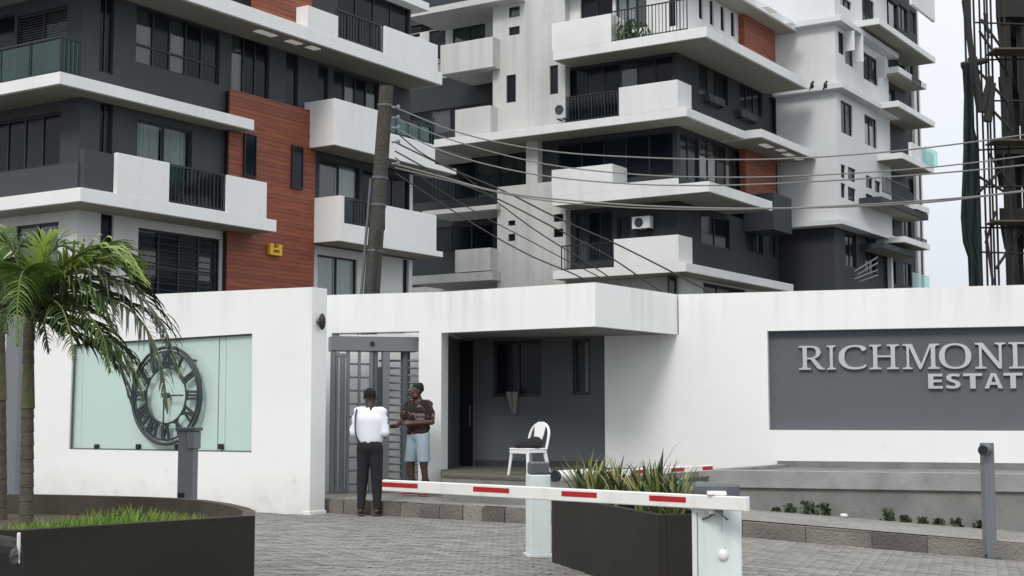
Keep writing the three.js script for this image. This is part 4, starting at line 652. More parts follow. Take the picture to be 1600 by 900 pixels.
// ===== unfinished building with scaffolding, far right =====
{
  const D = 46, P = (x, y, d = D) => atD(x, y, d), base = P(1575, 640), UC = mat(0.032, 0.030, 0.028, { map: rough, roughness: 0.95 }); base.y = 0;
  const B = thing('unfinished_building', 'dark unfinished concrete building at the right edge of the photo', 'building', base);
  const slab = (l, yT, yB, d = D) => { const h0 = P(l, yB, d).y, h1 = P(l, yT, d).y, q = (x, z) => { const r = ray(x, yB); return V(r[0] * z, 0, -z); }; put(B, 'slab', prism([q(l, d), q(1760, d), q(1760, d + 7), q(l + 6, d + 7)], h0, h1), UC); };
  slab(1556, -20, 26); slab(1553, 222, 240); slab(1562, 325, 350); slab(1560, 120, 132, D + 2);
  for (const [x, w, d] of [[1584, 10, D + 0.4], [1596, 8, D + 3], [1612, 18, D + 0.5], [1645, 14, D + 0.4]]) { const a = P(x, 640, d); put(B, 'column', new THREE.BoxGeometry(w / F * d, 16, 0.4).translate(a.x + w / F * d / 2, 7.6, -d), UC); }
  put(B, 'wall_infill', [new THREE.BoxGeometry(6, 3.2, 0.2).translate(P(1590, 120, D + 1).x + 3.1, P(1590, 70, D + 1).y, -D - 1.2), new THREE.BoxGeometry(6, 1.6, 0.2).translate(P(1586, 120, D + 1).x + 3.1, P(1590, 200, D + 1).y, -D - 1.2)].slice(0, 1), mat(0.04, 0.036, 0.034, { map: rough }));
  const sm = mat(0.02, 0.019, 0.018, { roughness: 0.8 }), sc = thing('scaffolding', 'tall scaffold of poles and braces in front of the unfinished building', 'scaffold', V(P(1545, 640).x, 0, -D + 1));
  const px = [1527, 1541, 1556, 1567, 1590], ds = D - 1.2;
  for (const x of px) { const a = atD(x, 640, ds), b = V(a.x + rr(-0.05, 0.05), 15.5, a.z); a.y = 0; put(sc, 'standard', bar(a, b, 0.035), sm); }
  for (const x of [1534, 1549, 1561, 1580]) { const a = atD(x, 640, ds + 1); a.y = 0; put(sc, 'standard', bar(a, V(a.x, 15.5, a.z), 0.035), sm); }
  for (const y of [38, 92, 155, 232, 292, 356, 396]) { const a = atD(1524, y + rr(-3, 3), ds - 0.05), b = atD(1640, y + rr(-3, 3), ds - 0.05); put(sc, 'ledger', bar(a, b, 0.03), sm); }
  for (const [x0, y0, x1, y1] of [[1533, 30, 1572, 85], [1530, 48, 1578, 120], [1528, 110, 1575, 160], [1538, 20, 1545, 60], [1530, 150, 1582, 205], [1545, 240, 1580, 290], [1528, 275, 1570, 300], [1548, 190, 1540, 160], [1540, 380, 1556, 330], [1552, 445, 1540, 360], [1556, 420, 1600, 355], [1530, 300, 1562, 268]]) put(sc, 'brace', bar(atD(x0, y0, ds - 0.12), atD(x1, y1, ds - 0.12), 0.045), sm);
  for (const [x0, y0, x1, y1, r] of [[1508, 0, 1519, 95, 0.09], [1519, 90, 1532, 175, 0.12], [1534, 175, 1548, 120, 0.10], [1543, 190, 1551, 130, 0.11], [1503, 103, 1542, 94, 0.10]]) put(sc, 'timber_prop', bar(atD(x0, y0, ds - 0.3), atD(x1, y1, ds - 0.3), r * 1.3, r, 6), sm);
  for (const y of [92, 232, 356]) put(sc, 'platform_board', bx((atD(1545, y, ds).x + atD(1640, y, ds).x) / 2, atD(1545, y, ds).y + 0.1, -ds + 0.5, 2.2, 0.05, 0.9), mat(0.10, 0.085, 0.065, { map: grain }));
  // hanging debris net: a rumpled dark green strip
  const nx = [[1503, 1519, 98], [1505, 1522, 150], [1506, 1523, 200], [1505, 1529, 232], [1502, 1530, 290], [1502, 1531, 340], [1504, 1531, 378], [1511, 1533, 402], [1515, 1535, 450], [1518, 1535, 520]], pos = [], K = 8;
  const pt = (i, k, o) => { const [l, r, y] = nx[i], u = k / K, p = atD(l + (r - l) * u + 1.2 * Math.sin(i * 2.1 + k), y, ds - 0.5 + 0.12 * Math.sin(k * 1.7 + i * 0.9) + o); return [p.x, p.y, p.z]; };
  for (let i = 0; i + 1 < nx.length; i++) for (let k = 0; k < K; k++) for (const o of [0, 0.05]) { const A = pt(i, k, o), Bq = pt(i + 1, k, o), C = pt(i + 1, k + 1, o), D2 = pt(i, k + 1, o); pos.push(...A, ...Bq, ...C, ...A, ...C, ...D2); }
  const g = new THREE.BufferGeometry(); g.setAttribute('position', new THREE.Float32BufferAttribute(pos, 3)); g.computeVertexNormals();
  solo('debris_net', 'dark green debris net hanging in a tall strip beside the scaffolding', 'net', g, mat(0.010, 0.026, 0.026, { roughness: 0.95 }));
}
// ===== utility pole and its wires =====
const PD = 25.5;
{
  const a = atD(581, 460, PD), b = atD(604, 135, PD), d = b.clone().sub(a), foot = a.clone().addScaledVector(d, -(a.y + 0.2) / d.y);
  const t = thing('utility_pole', 'weathered grey wooden utility pole leaning behind the gate wall', 'pole', foot), w = mat(0.07, 0.065, 0.056, { map: grain, roughness: 0.95, bumpMap: bumpy, bumpScale: 0.02 });
  put(t, 'pole', bar(foot, b, 0.165, 0.125, 14), w);
  for (const k of [0.2, 0.42, 0.55, 0.9]) { const p = a.clone().addScaledVector(d, k); put(t, 'metal_band', bar(p, p.clone().addScaledVector(d, 0.012), 0.155 - 0.015 * k, 0.155 - 0.015 * k, 14), M.steel); }
  for (const y of [168, 184, 200, 222, 256]) { const p = atD(612, y, PD - 0.05); put(t, 'insulator', [bar(p, V(p.x + 0.10, p.y, p.z + 0.02), 0.02), ball(p.x + 0.12, p.y, p.z + 0.02, 0.035, 0.05, 0.035)], M.steelL); }
  put(t, 'conduit', bar(V(foot.x - 0.17, 0.5, foot.z + 0.08), (() => { const p = a.clone().addScaledVector(d, 0.55); return V(p.x - 0.16, p.y, p.z + 0.06); })(), 0.025), M.steel);
  put(t, 'conduit', bar(V(foot.x + 0.06, 0.5, foot.z + 0.19), (() => { const p = a.clone().addScaledVector(d, 0.3); return V(p.x + 0.05, p.y, p.z + 0.17); })(), 0.02), M.frame);
}
{
  const W = (label, pts, r, m, d1) => { const n = pts.length, p = pts.map(([x, y], i) => atD(x, y, PD - 0.05 + ((d1 ?? 20) - PD) * Math.max(0, (x - 615)) / (1900 - 615))); return solo('overhead_wire', label, 'wire', tube(p, r, 48, 5), m); };
  W('topmost pale wire sagging from the pole to the right edge of the photo', [[617, 168], [720, 208], [850, 235], [1000, 246], [1200, 249], [1400, 236], [1600, 211], [1750, 188]], 0.013, M.wire);
  W('second pale wire from the top, sagging from the pole across the dark storeys', [[617, 184], [700, 217], [850, 256], [1000, 273], [1120, 277], [1250, 275], [1450, 262], [1600, 244], [1750, 222]], 0.012, M.wire);
  W('third pale wire from the top, sagging just below the second', [[617, 200], [690, 236], [820, 270], [960, 286], [1100, 290], [1250, 285], [1450, 272], [1600, 258], [1750, 238]], 0.013, M.wire);
  W('thick pale cable sagging below the small balcony roof', [[617, 256], [700, 279], [780, 300], [950, 318], [1100, 325], [1250, 325], [1450, 316], [1600, 298], [1750, 276]], 0.016, M.wire);
  W('thin wire running just under the thick pale cable', [[617, 262], [720, 287], [820, 309], [960, 323], [1120, 327.5], [1300, 322], [1500, 309], [1750, 283]], 0.012, M.wire);
  W('dark service wire sloping from the pole to the middle of the porch roof', [[617, 222], [700, 262], [790, 300], [870, 340], [960, 380], [1050, 425], [1120, 462]], 0.015, M.wireD, 24);
  W('dark service wire sloping across the small pier windows', [[617, 236], [690, 275], [780, 312], [870, 358], [950, 400], [1010, 440], [1040, 460]], 0.014, M.wireD, 24);
  W('lowest dark service wire sloping down behind the porch roof', [[617, 270], [690, 318], [760, 362], [830, 400], [900, 430], [940, 452]], 0.013, M.wireD, 24);
  W('short dark service wire dropping steeply beside the pole', [[617, 205], [660, 240], [720, 272], [780, 318], [840, 362], [920, 412], [980, 452]], 0.012, M.wireD, 24);
  W('dark stay wire between the two steepest service wires', [[617, 246], [680, 292], [750, 335], [820, 372], [880, 404], [960, 445], [990, 462]], 0.010, M.wireD, 24);
}
// ===== turnstile =====
{
  const z = 22.05, A = atD(516, 640, z), Bp = atD(653, 640, z + 0.35), f = new Frame(V(A.x, 0, A.z), Bp.x - A.x, Bp.z - A.z), hit = (x, y, t = 0) => f.hit(x, y, 't', t);
  const t = thing('turnstile', 'grey full-height steel turnstile gate between white walls', 'turnstile', f.p(0.7, 0, 0.2)), h0 = hit(516, 772).h, h1 = hit(516, 525).h, hb = hit(516, 548).h, W = hit(653, 540).s;
  const X = (x) => hit(x, 640).s, S = M.steelL, bb = (n, a, b, t0, t1, y0, y1, m = S, bev = 0.008) => put(t, n, f.box(a, b, t0, t1, y0, y1, bev), m);
  bb('top_beam', 0, W, -0.32, 0.05, hb, h1); bb('frame_post', 0, 0.07, -0.06, 0.03, h0, hb - 0.003); bb('frame_post', X(541), X(546), -0.06, 0.03, h0, hb - 0.003);
  for (const x of [525, 532.5, 537]) put(t, 'vertical_bar', bar(f.p(X(x), 0, h0 + 0.06), f.p(X(x), 0, hb - 0.05), 0.02), S);
  bb('bottom_rail', 0.072, X(541), -0.05, 0.025, h0 + 0.02, h0 + 0.08); bb('upper_rail', 0.072, X(541), -0.05, 0.025, hb - 0.1, hb - 0.04);
  bb('frame_post', X(559), X(563), -0.05, 0.02, h0, hb - 0.003); bb('frame_post', X(577), X(582), -0.05, 0.02, h0, hb - 0.003);
  for (let k = 0; k < 10; k++) put(t, 'cage_rung', bar(f.p(X(546), -0.015, h0 + 0.15 + k * 0.205), f.p(X(577), -0.015, h0 + 0.15 + k * 0.205), 0.018), S);
  bb('column', X(583.5), X(590), -0.2, 0.0, h0, hb - 0.003, M.steel); bb('column', X(597), X(608), -0.12, 0.04, h0, hb - 0.003);
  bb('infill_panel', X(590.5), X(596.5), -0.1, -0.06, h0 + 0.25, hb - 0.25, M.steel);
  const c = f.p(X(635), -0.12, 0); put(t, 'rotor_post', bar(V(c.x, h0, c.z), V(c.x, hb - 0.003, c.z), 0.075, 0.075, 16), M.steel);
  for (let k = 0; k < 18; k++) for (const [a, l] of k % 2 ? [[0.2, 0.26]] : [[0.05, 0.3]]) { const y = h0 + 0.1 + k * 0.115, e = V(c.x + Math.cos(a) * l, y, c.z + Math.sin(a) * l), q = V(c.x - Math.cos(a) * 0.42, y, c.z - Math.sin(a) * 0.3 + 0.08); put(t, 'rotor_arm', bar(q, e, 0.017), S); }
  put(t, 'warning_lamp', bar(f.p(X(580), 0.048, (hb + h1) / 2), f.p(X(580), 0.075, (hb + h1) / 2), 0.04, 0.035, 12), M.frame);
}
// ===== boom barriers =====
function barrier(label, box, arm, post) {
  const { p, w, d, h, hood, yaw } = box, t = thing('boom_barrier', label, 'barrier', V(p.x, fall(p.x), p.z)), y0 = fall(p.x), f = new Frame(V(p.x, 0, p.z), Math.cos(yaw), Math.sin(yaw));
  put(t, 'cabinet', f.box(-w / 2, w / 2, -d, 0, y0 + 0.03, h, 0.012), M.gateW);
  put(t, 'base_plate', f.box(-w / 2 - 0.02, w / 2 + 0.02, -d - 0.02, 0.02, y0 - 0.03, y0 + 0.03, 0.006), M.gateW);
  put(t, 'hood', f.box(-w / 2 + 0.012, w / 2 - 0.008, -d + 0.01, -0.015, h + 0.003, hood, 0.02), M.steel);
  if (yaw > 0) put(t, 'door_seam', f.box(-w / 2 + 0.03, -w / 2 + 0.036, -0.002, 0.002, y0 + 0.1, h - 0.08), M.steelL);
  return { t, f, y0 };
}
{
  const a = atD(600, 757, 11.0), e = atD(1165, 787.5, 8.66), hA = (a.y + e.y) / 2; a.y = e.y = hA;
  const af = new Frame(e, a.x - e.x, a.z - e.z), L = Math.hypot(a.x - e.x, a.z - e.z);   // s runs from the pivot end to the tip
  const p = atD(1121, 900, 8.95);
  const { t, f } = barrier('white boom barrier with red stripes across the drive, nearest the camera', { p, w: 0.305, d: 0.3, h: atD(1120, 781, 8.95).y, hood: atD(1120, 756, 8.95).y, yaw: 0.12 });
  // af.n points away or towards the camera depending on direction; keep the arm centred on the line
  put(t, 'arm', af.box(0, L, -0.022, 0.022, hA - 0.046, hA + 0.04, 0.008), M.boom);
  const stripes = [[598, 656], [743, 799], [881, 936], [1018, 1075]];
  for (const [l, r] of stripes) { const k = (x) => { const q = ray(x, 768), tt = (q[0] * -e.z - e.x) / ((a.x - e.x) - q[0] * -(a.z - e.z)); return Math.min(L - 0.004, tt * L); }; const s0 = k(r), s1 = k(l); put(t, 'red_stripe', af.box(Math.min(s0, s1), Math.max(s0, s1), -0.0245, 0.0245, hA - 0.012, hA + 0.022), M.red); }
  put(t, 'arm_end_cap', af.box(-0.015, 0, -0.024, 0.024, hA - 0.048, hA + 0.042, 0.006), M.plastic);
  const b = f.p(0, 0.0, hA); put(t, 'arm_bracket', [f.box(-0.06, 0.06, -0.05, 0.16, hA + 0.041, hA + 0.06, 0.006), f.box(-0.05, 0.05, 0.0, 0.10, hA - 0.075, hA - 0.047, 0.006)], M.boom);
  put(t, 'pivot_shaft', bar(f.p(0.01, -0.02, hA - 0.06), f.p(0.01, 0.14, hA - 0.06), 0.028, 0.028, 14), M.steelL);
  put(t, 'cord', tube([f.p(-0.09, 0.01, hA - 0.115), f.p(-0.05, 0.03, hA - 0.10), f.p(-0.02, 0.03, hA - 0.082), f.p(0.03, 0.03, hA - 0.09), f.p(0.07, 0.015, hA - 0.115)], 0.006, 20), M.steel);
  put(t, 'pull_cord', tube([f.p(0.04, 0.03, hA - 0.09), f.p(0.045, 0.014, hA - 0.18), f.p(0.04, 0.012, hA - 0.30)], 0.004, 14), M.plastic);
  const k = f.p(0.035, 0.012, hA - 0.33); put(t, 'padlock', ball(k.x, k.y, k.z, 0.032, 0.036, 0.022), M.plastic);
  // second barrier, behind the planter
  const p2 = atH(845, 870, 0), g = barrier('white boom barrier farther from the camera, left of the spiky plants', { p: p2, w: 0.215, d: 0.2, h: atD(845, 742, -p2.z).y, hood: atD(845, 722, -p2.z).y, yaw: -0.22 });
  const h2 = 0.79, s0 = atH(868, 744, h2), s1 = atH(1112, 731, 0.79), a2 = new Frame(V(s0.x, 0, s0.z), s1.x - s0.x, s1.z - s0.z), L2 = Math.hypot(s1.x - s0.x, s1.z - s0.z);
  put(g.t, 'arm', a2.box(0.3, L2, -0.022, 0.022, h2 - 0.035, h2 + 0.035, 0.008), M.boom);
  put(g.t, 'counterweight', bar(a2.p(0.02, 0, h2), a2.p(0.55, 0, h2), 0.055, 0.055, 16), M.boom);
  put(g.t, 'end_cap', bar(a2.p(-0.01, 0, h2), a2.p(0.02, 0, h2), 0.057, 0.057, 16), M.frame);
  for (const [u, v] of [[0.24, 0.33], [0.46, 0.55], [0.70, 0.79], [0.92, 0.995]]) put(g.t, 'red_stripe', a2.box(L2 * u, L2 * v, -0.0245, 0.0245, h2 - 0.02, h2 + 0.02), M.red);
  const q = g.f.p(0.107, -0.1, h2); put(g.t, 'pivot_shaft', bar(V(q.x - 0.02, h2, q.z), a2.p(0.14, 0, h2), 0.04, 0.04, 12), M.steel);
}
// ===== planter between the barriers, with spiky plants =====
{
  const P1 = atH(862, 878, 0), P2 = atH(1030, 934, 0), f = new Frame(P1, P2.x - P1.x, P2.z - P1.z), L = Math.hypot(P2.x - P1.x, P2.z - P1.z), H = atD(862, 774, -P1.z).y, Wd = 0.52;
  const t = thing('brown_planter', 'long brown rendered planter box between the two boom barriers', 'planter', f.p(L / 2, -Wd / 2, 0));
  put(t, 'wall', f.box(0, L, -0.07, 0, -0.05, H, 0.008), M.brown); put(t, 'wall', f.box(0, L, -Wd, -Wd + 0.07, -0.05, H, 0.008), M.brown);
  put(t, 'wall', f.box(0.003, 0.07, -Wd + 0.07, -0.07, -0.05, H - 0.003), M.brown); put(t, 'wall', f.box(L - 0.07, L - 0.003, -Wd + 0.07, -0.07, -0.05, H - 0.003), M.brown);
  put(t, 'soil', f.box(0.07, L - 0.07, -Wd + 0.07, -0.07, -0.02, H - 0.07), M.soil);
  const cols = [[0.06, 0.10, 0.025], [0.10, 0.135, 0.035], [0.36, 0.34, 0.14], [0.03, 0.055, 0.02], [0.19, 0.21, 0.06], [0.07, 0.09, 0.03]].map((c) => mat(...c, { roughness: 0.55 }));
  const names = ['at the end nearest the porch', 'second from the porch end', 'in the middle of the planter', 'second from the barrier end', 'with dark upright tips', 'nearest the front barrier cabinet'];
  for (let i = 0; i < 6; i++) {
    const c = f.p(0.22 + i * (L - 0.5) / 5, -Wd / 2 + rr(-0.08, 0.08), H - 0.09), s = thing('spiky_plant', `clump of striped green and yellow sword leaves ${names[i]}`, 'plant', c, 'spiky plants in the brown planter');
    const n = 44;
    for (let k = 0; k < n; k++) {
      const az = rr(0, Math.PI * 2), tilt = rr(0.08, 0.62) * (k < 6 ? 0.4 : 1), len = rr(0.33, 0.56) * (i === 4 && k < 4 ? 1.35 : 1) * (i === 0 ? 1.05 : 1), w = rr(0.014, 0.024), bend = rr(0.05, 0.35), pos = [], N = 6;
      const up = (u) => { const th = tilt + bend * u * u; return V(Math.sin(th) * Math.cos(az) * len * u, Math.cos(th) * len * u, Math.sin(th) * Math.sin(az) * len * u); }, sd = V(-Math.sin(az), 0, Math.cos(az)), ou = V(Math.cos(az), 0, Math.sin(az));
      for (let j = 0; j < N; j++) for (const sgn of [-1, 1]) {
        const u0 = j / N, u1 = (j + 1) / N, wd = (u) => w * (u < 0.35 ? 0.75 + 0.7 * u : 1.0 * (1 - (u - 0.35) / 0.65) ** 0.8), A = up(u0), Bq = up(u1), a2 = A.clone().addScaledVector(sd, sgn * wd(u0)).addScaledVector(ou, -0.3 * wd(u0)), b2 = Bq.clone().addScaledVector(sd, sgn * wd(u1)).addScaledVector(ou, -0.3 * wd(u1));
        pos.push(A.x, A.y, A.z, a2.x, a2.y, a2.z, b2.x, b2.y, b2.z, A.x, A.y, A.z, b2.x, b2.y, b2.z, Bq.x, Bq.y, Bq.z);
      }
      const g = new THREE.BufferGeometry(); g.setAttribute('position', new THREE.Float32BufferAttribute(pos, 3)); g.translate(c.x + rr(-0.04, 0.04), c.y, c.z + rr(-0.04, 0.04)); g.computeVertexNormals();
      put(s, 'leaf', g, i === 4 && k < 4 ? cols[3] : cols[Math.floor(rnd() * 6)]);
    }
  }
}
// ===== round planter at the left, with grass and palms =====
let RIM = 0.72;
const ringOut = [], ringC = V(-3.35, 0, -10.0);
{
  // a D shape: straight front, bowed back
  const A = atH(398, 806, RIM), C = atH(30, 829, RIM), pts = [V(A.x, 0, A.z)], t = thing('round_planter', 'brown rendered planter with straight front and bowed back rim, holding grass', 'planter', V(ringC.x, 0, ringC.z));
  const bk = [[399, 798], [388, 793], [360, 786.5], [325, 781.5], [290, 778.5], [230, 776], [170, 774.5], [110, 773], [50, 772], [-40, 772], [-150, 774]].map(([x, y]) => atH(x, y, RIM));
  pts.push(...bk.map((p) => V(p.x, 0, p.z)), V(C.x - 1.6, 0, C.z - 0.35), V(C.x, 0, C.z));
  const cx = pts.reduce((s, p) => s + p.x, 0) / pts.length, cz = pts.reduce((s, p) => s + p.z, 0) / pts.length, th = 0.085, n = pts.length;
  const inn = pts.map((p, i) => { const a = pts[(i + n - 1) % n], b = pts[(i + 1) % n], e1 = V(p.x - a.x, 0, p.z - a.z).normalize(), e2 = V(b.x - p.x, 0, b.z - p.z).normalize(), m = V(e1.z + e2.z, 0, -(e1.x + e2.x)).normalize(); if (m.x * (cx - p.x) + m.z * (cz - p.z) < 0) m.negate(); const cs = Math.max(0.5, Math.abs(m.x * e1.z - m.z * e1.x)); return V(p.x + m.x * th / cs, 0, p.z + m.z * th / cs); });
  const segs = (i) => prism([pts[i], pts[(i + 1) % n], inn[(i + 1) % n], inn[i]], -0.1, RIM);
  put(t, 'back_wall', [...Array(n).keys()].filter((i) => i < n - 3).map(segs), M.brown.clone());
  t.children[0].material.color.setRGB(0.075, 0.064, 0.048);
  put(t, 'front_wall', [n - 3, n - 2, n - 1].map(segs), M.brown);
  put(t, 'soil', prism(inn, -0.05, RIM - 0.16), M.soil);
  globalThis.bed = { inn, h: RIM - 0.16 };
  const inside = (x, z) => { let c = false; for (let i = 0, j = n - 1; i < n; j = i++) { const a = inn[i], b = inn[j]; if ((a.z > z) !== (b.z > z) && x < (b.x - a.x) * (z - a.z) / (b.z - a.z) + a.x) c = !c; } return c; };
  const pos = []; for (let i = 0; i < 5; i++) { const u0 = i / 5, u1 = (i + 1) / 5, w = (u) => 0.0045 * (1 - u * 0.9), z = (u) => 0.35 * u * u; pos.push(-w(u0), u0, z(u0), w(u0), u0, z(u0), w(u1), u1, z(u1), -w(u0), u0, z(u0), w(u1), u1, z(u1), -w(u1), u1, z(u1)); }
  const g = new THREE.BufferGeometry(); g.setAttribute('position', new THREE.Float32BufferAttribute(pos, 3)); g.computeVertexNormals();
  const gm = mat(1, 1, 1, { roughness: 0.7 }), list = [], e = new THREE.Object3D(), col = new THREE.Color();
  for (let i = 0; i < 140000 && list.length < 26000; i++) {
    const x = rr(-5.2, -1.6), z = rr(-11.8, -7.4); if (!inside(x, z)) continue;
    const front = pts[0].z + (pts[n - 1].z - pts[0].z) * (x - pts[0].x) / (pts[n - 1].x - pts[0].x), back = front - z, nz = noise(x * 2.3 + 40, z * 2.3 + 60, 999, 999, 77);
    const lush = Math.max(0, 1 - back / 2.0) * Math.min(1, Math.max(0, (-1.90 - x) * 1.7)); if (rnd() > lush * 1.15 * (0.35 + nz)) continue;
    list.push([x, z, (0.08 + 0.17 * lush * (0.3 + nz)) * rr(0.45, 1.3), lush, nz]);
  }
  const im = new THREE.InstancedMesh(g, gm, list.length);
  list.forEach(([x, z, h, l, nz], i) => { e.position.set(x, RIM - 0.17, z); e.rotation.set(rr(-0.3, 0.3), rr(0, 6.28), rr(-0.3, 0.3)); e.scale.set(1.6, h, h); e.updateMatrix(); im.setMatrixAt(i, e.matrix); const y = rnd(); im.setColorAt(i, col.setRGB((0.065 + 0.09 * (1 - l) + 0.05 * y), 0.17 + 0.07 * y, 0.018 + 0.012 * (1 - l))); });
  im.name = 'grass'; im.castShadow = im.receiveShadow = true; scene.add(im); tag(im, 'bright green grass growing in the round planter', 'grass', null, 'stuff');
}
// ===== palms =====
function palm(label, foot, top, r, fronds, seed) {
  const t = thing('palm_tree', label, 'palm', foot), y0 = foot.y;
  const tm = mat(0.105, 0.092, 0.072, { map: grain, roughness: 0.95, bumpMap: bumpy, bumpScale: 0.01 }), gs = [], n = 15;
  for (let i = 0; i < n; i++) { const u = i / n, v = (i + 1) / n, P = (k) => foot.clone().lerp(top, k); gs.push(bar(P(u), P(v), r * (1.22 - 0.3 * u), r * (1.10 - 0.3 * u), 12)); }
  put(t, 'trunk', gs, tm);
  put(t, 'crownshaft', bar(top.clone().lerp(foot, 0.42), top.clone().add(V(0, 0.10, 0)), r * 1.16, r * 0.6, 12), mat(0.115, 0.115, 0.05, { map: grain, roughness: 0.7 }));
  const fm = [[0.085, 0.15, 0.025], [0.19, 0.27, 0.03], [0.055, 0.10, 0.024], [0.026, 0.045, 0.018]].map((c) => new THREE.MeshPhysicalMaterial({ color: new THREE.Color().setRGB(...c), roughness: 0.42, side: THREE.DoubleSide }));
  for (const [path, dd, kind, lw, hang] of fronds) {                 // path: where the midrib runs, dd: how far its tip comes nearer
    const dT = -top.z, N = path.length - 1, pts = [top.clone().add(V(0, 0.03, 0)), ...path.map(([x, y], i) => atD(x, y, dT - dd * Math.pow((i + 1) / (N + 1), 1.2)))];
    const curve = new THREE.CatmullRomCurve3(pts), pos = [], rach = new THREE.TubeGeometry(curve, 20, 0.008, 5, false);
    const M2 = Math.max(14, Math.min(44, Math.round(curve.getLength() * 34))); const ch = pts[N + 1].clone().sub(pts[0]).setY(0).normalize(); let sideV = V(-ch.z, 0, ch.x);
    for (let i = 2; i <= M2; i++) for (const sg of [-1, 1]) {
      const u = 0.06 + 0.94 * i / M2, c = curve.getPoint(u), tn = curve.getTangent(u), nrm = sideV.clone().cross(tn).normalize(); if (nrm.y < 0) nrm.negate();
      const ll = lw * Math.sin(Math.PI * Math.min(1, 0.16 + 0.8 * u)) * rr(0.85, 1.12), lean = 0.55 + 0.4 * u + rr(-0.12, 0.12), w = 0.0185 * rr(0.8, 1.2), lift = rr(0.0, 0.4);
      const d0 = sideV.clone().multiplyScalar(sg * Math.cos(lean)).addScaledVector(tn, Math.sin(lean)).addScaledVector(nrm, lift).normalize(); let q = c.clone(), d = d0.clone(); const cs = [q.clone()], K = 5;
      for (let k = 0; k < K; k++) { q = q.clone().addScaledVector(d, ll / K); d = d.clone().add(V(0, -hang * (0.6 + 0.4 * rnd()) * (k + 1) * 0.22, 0)).normalize(); cs.push(q.clone()); }
      const wv = tn.clone().multiplyScalar(0.75).addScaledVector(nrm, 0.35).normalize();
      for (let k = 0; k < K; k++) { const w0 = w * (k ? 1 - ((k) / K) ** 1.6 : 0.6), w1 = w * (1 - ((k + 1) / K) ** 1.6), A = cs[k].clone().addScaledVector(wv, w0), Bq = cs[k].clone().addScaledVector(wv, -w0), C = cs[k + 1].clone().addScaledVector(wv, -w1), D = cs[k + 1].clone().addScaledVector(wv, w1); for (const v of [A, Bq, C, A, C, D]) pos.push(v.x, v.y, v.z); }
    }
    const g = new THREE.BufferGeometry(); g.setAttribute('position', new THREE.Float32BufferAttribute(pos, 3)); g.computeVertexNormals();
    const fr = put(t, 'frond', g, fm[kind]); put(fr, 'rachis', rach, mat(0.12, 0.14, 0.04));
  }
  return t;
}
{
  const f1 = atH(41, 824, RIM - 0.16); f1.y = RIM - 0.17; const d1 = -f1.z + 0.05, t1 = atD(45, 505, d1);
  palm('slender palm in the front of the round planter with long arching fronds', f1, t1, 0.046, [
    [[[72, 448], [105, 410], [150, 388], [195, 398], [230, 440]], 0.15, 1, 0.40, 0.5],
    [[[85, 445], [125, 418], [170, 411], [205, 430], [228, 474]], -0.35, 1, 0.36, 0.5],
    [[[75, 455], [112, 425], [150, 408], [188, 418], [218, 452]], 0.0, 0, 0.40, 0.6],
    [[[80, 470], [130, 438], [195, 447], [250, 500], [282, 590]], 0.35, 3, 0.42, 0.9],
    [[[90, 478], [150, 462], [208, 488], [246, 550], [262, 640]], 0.6, 3, 0.40, 1.0],
    [[[75, 505], [110, 522], [150, 540], [185, 575], [205, 630]], -0.2, 3, 0.36, 0.9],
    [[[80, 500], [125, 505], [170, 530], [205, 570], [225, 622]], 0.2, 2, 0.38, 0.9],
    [[[70, 495], [100, 480], [135, 490], [160, 525], [172, 580]], 0.7, 2, 0.36, 0.9],
    [[[60, 490], [78, 470], [95, 480], [108, 515], [116, 560]], 0.9, 2, 0.34, 0.9],
    [[[48, 455], [42, 425], [34, 428], [28, 470], [27, 540]], 0.75, 0, 0.36, 0.7],
    [[[58, 455], [70, 415], [82, 392], [96, 384], [112, 390]], -0.1, 0, 0.36, 0.45],
    [[[38, 450], [26, 405], [12, 380], [-8, 375], [-30, 395]], 0.1, 0, 0.36, 0.5],
    [[[30, 470], [5, 430], [-30, 420], [-70, 445], [-95, 500]], 0.2, 0, 0.36, 0.6],
    [[[50, 450], [56, 408], [68, 376], [84, 362]], -0.2, 1, 0.26, 0.4],
    [[[62, 455], [90, 420], [120, 405], [150, 415], [170, 445]], -0.7, 0, 0.34, 0.5],
    [[[38, 490], [15, 480], [-10, 500], [-25, 545]], 0.7, 2, 0.34, 0.8],
    [[[66, 470], [95, 445], [130, 445], [158, 470], [178, 515]], 0.35, 0, 0.36, 0.8]]);
  const f2 = atH(1, 812, RIM - 0.16); f2.y = RIM - 0.17; const t2 = atD(0, 490, -f2.z);
  palm('second palm trunk at the left edge of the photo with drooping fronds', f2, t2, 0.045, [
    [[[14, 445], [30, 425], [44, 432], [52, 470], [54, 530]], 0.6, 0, 0.34, 0.7],
    [[[8, 440], [16, 405], [30, 385], [48, 388], [66, 420]], 0.0, 0, 0.34, 0.6],
    [[[4, 445], [2, 415], [4, 410], [8, 450], [10, 520]], 0.9, 2, 0.34, 0.8],
    [[[-10, 445], [-35, 405], [-70, 395], [-110, 430]], 0.1, 0, 0.34, 0.5],
    [[[-15, 470], [-60, 450], [-110, 480], [-140, 540]], 0.3, 2, 0.34, 0.8],
    [[[0, 440], [-6, 395], [-2, 370], [10, 356]], -0.3, 0, 0.26, 0.4],
    [[[20, 475], [45, 470], [66, 500], [76, 550]], 0.5, 2, 0.32, 0.9]]);
}
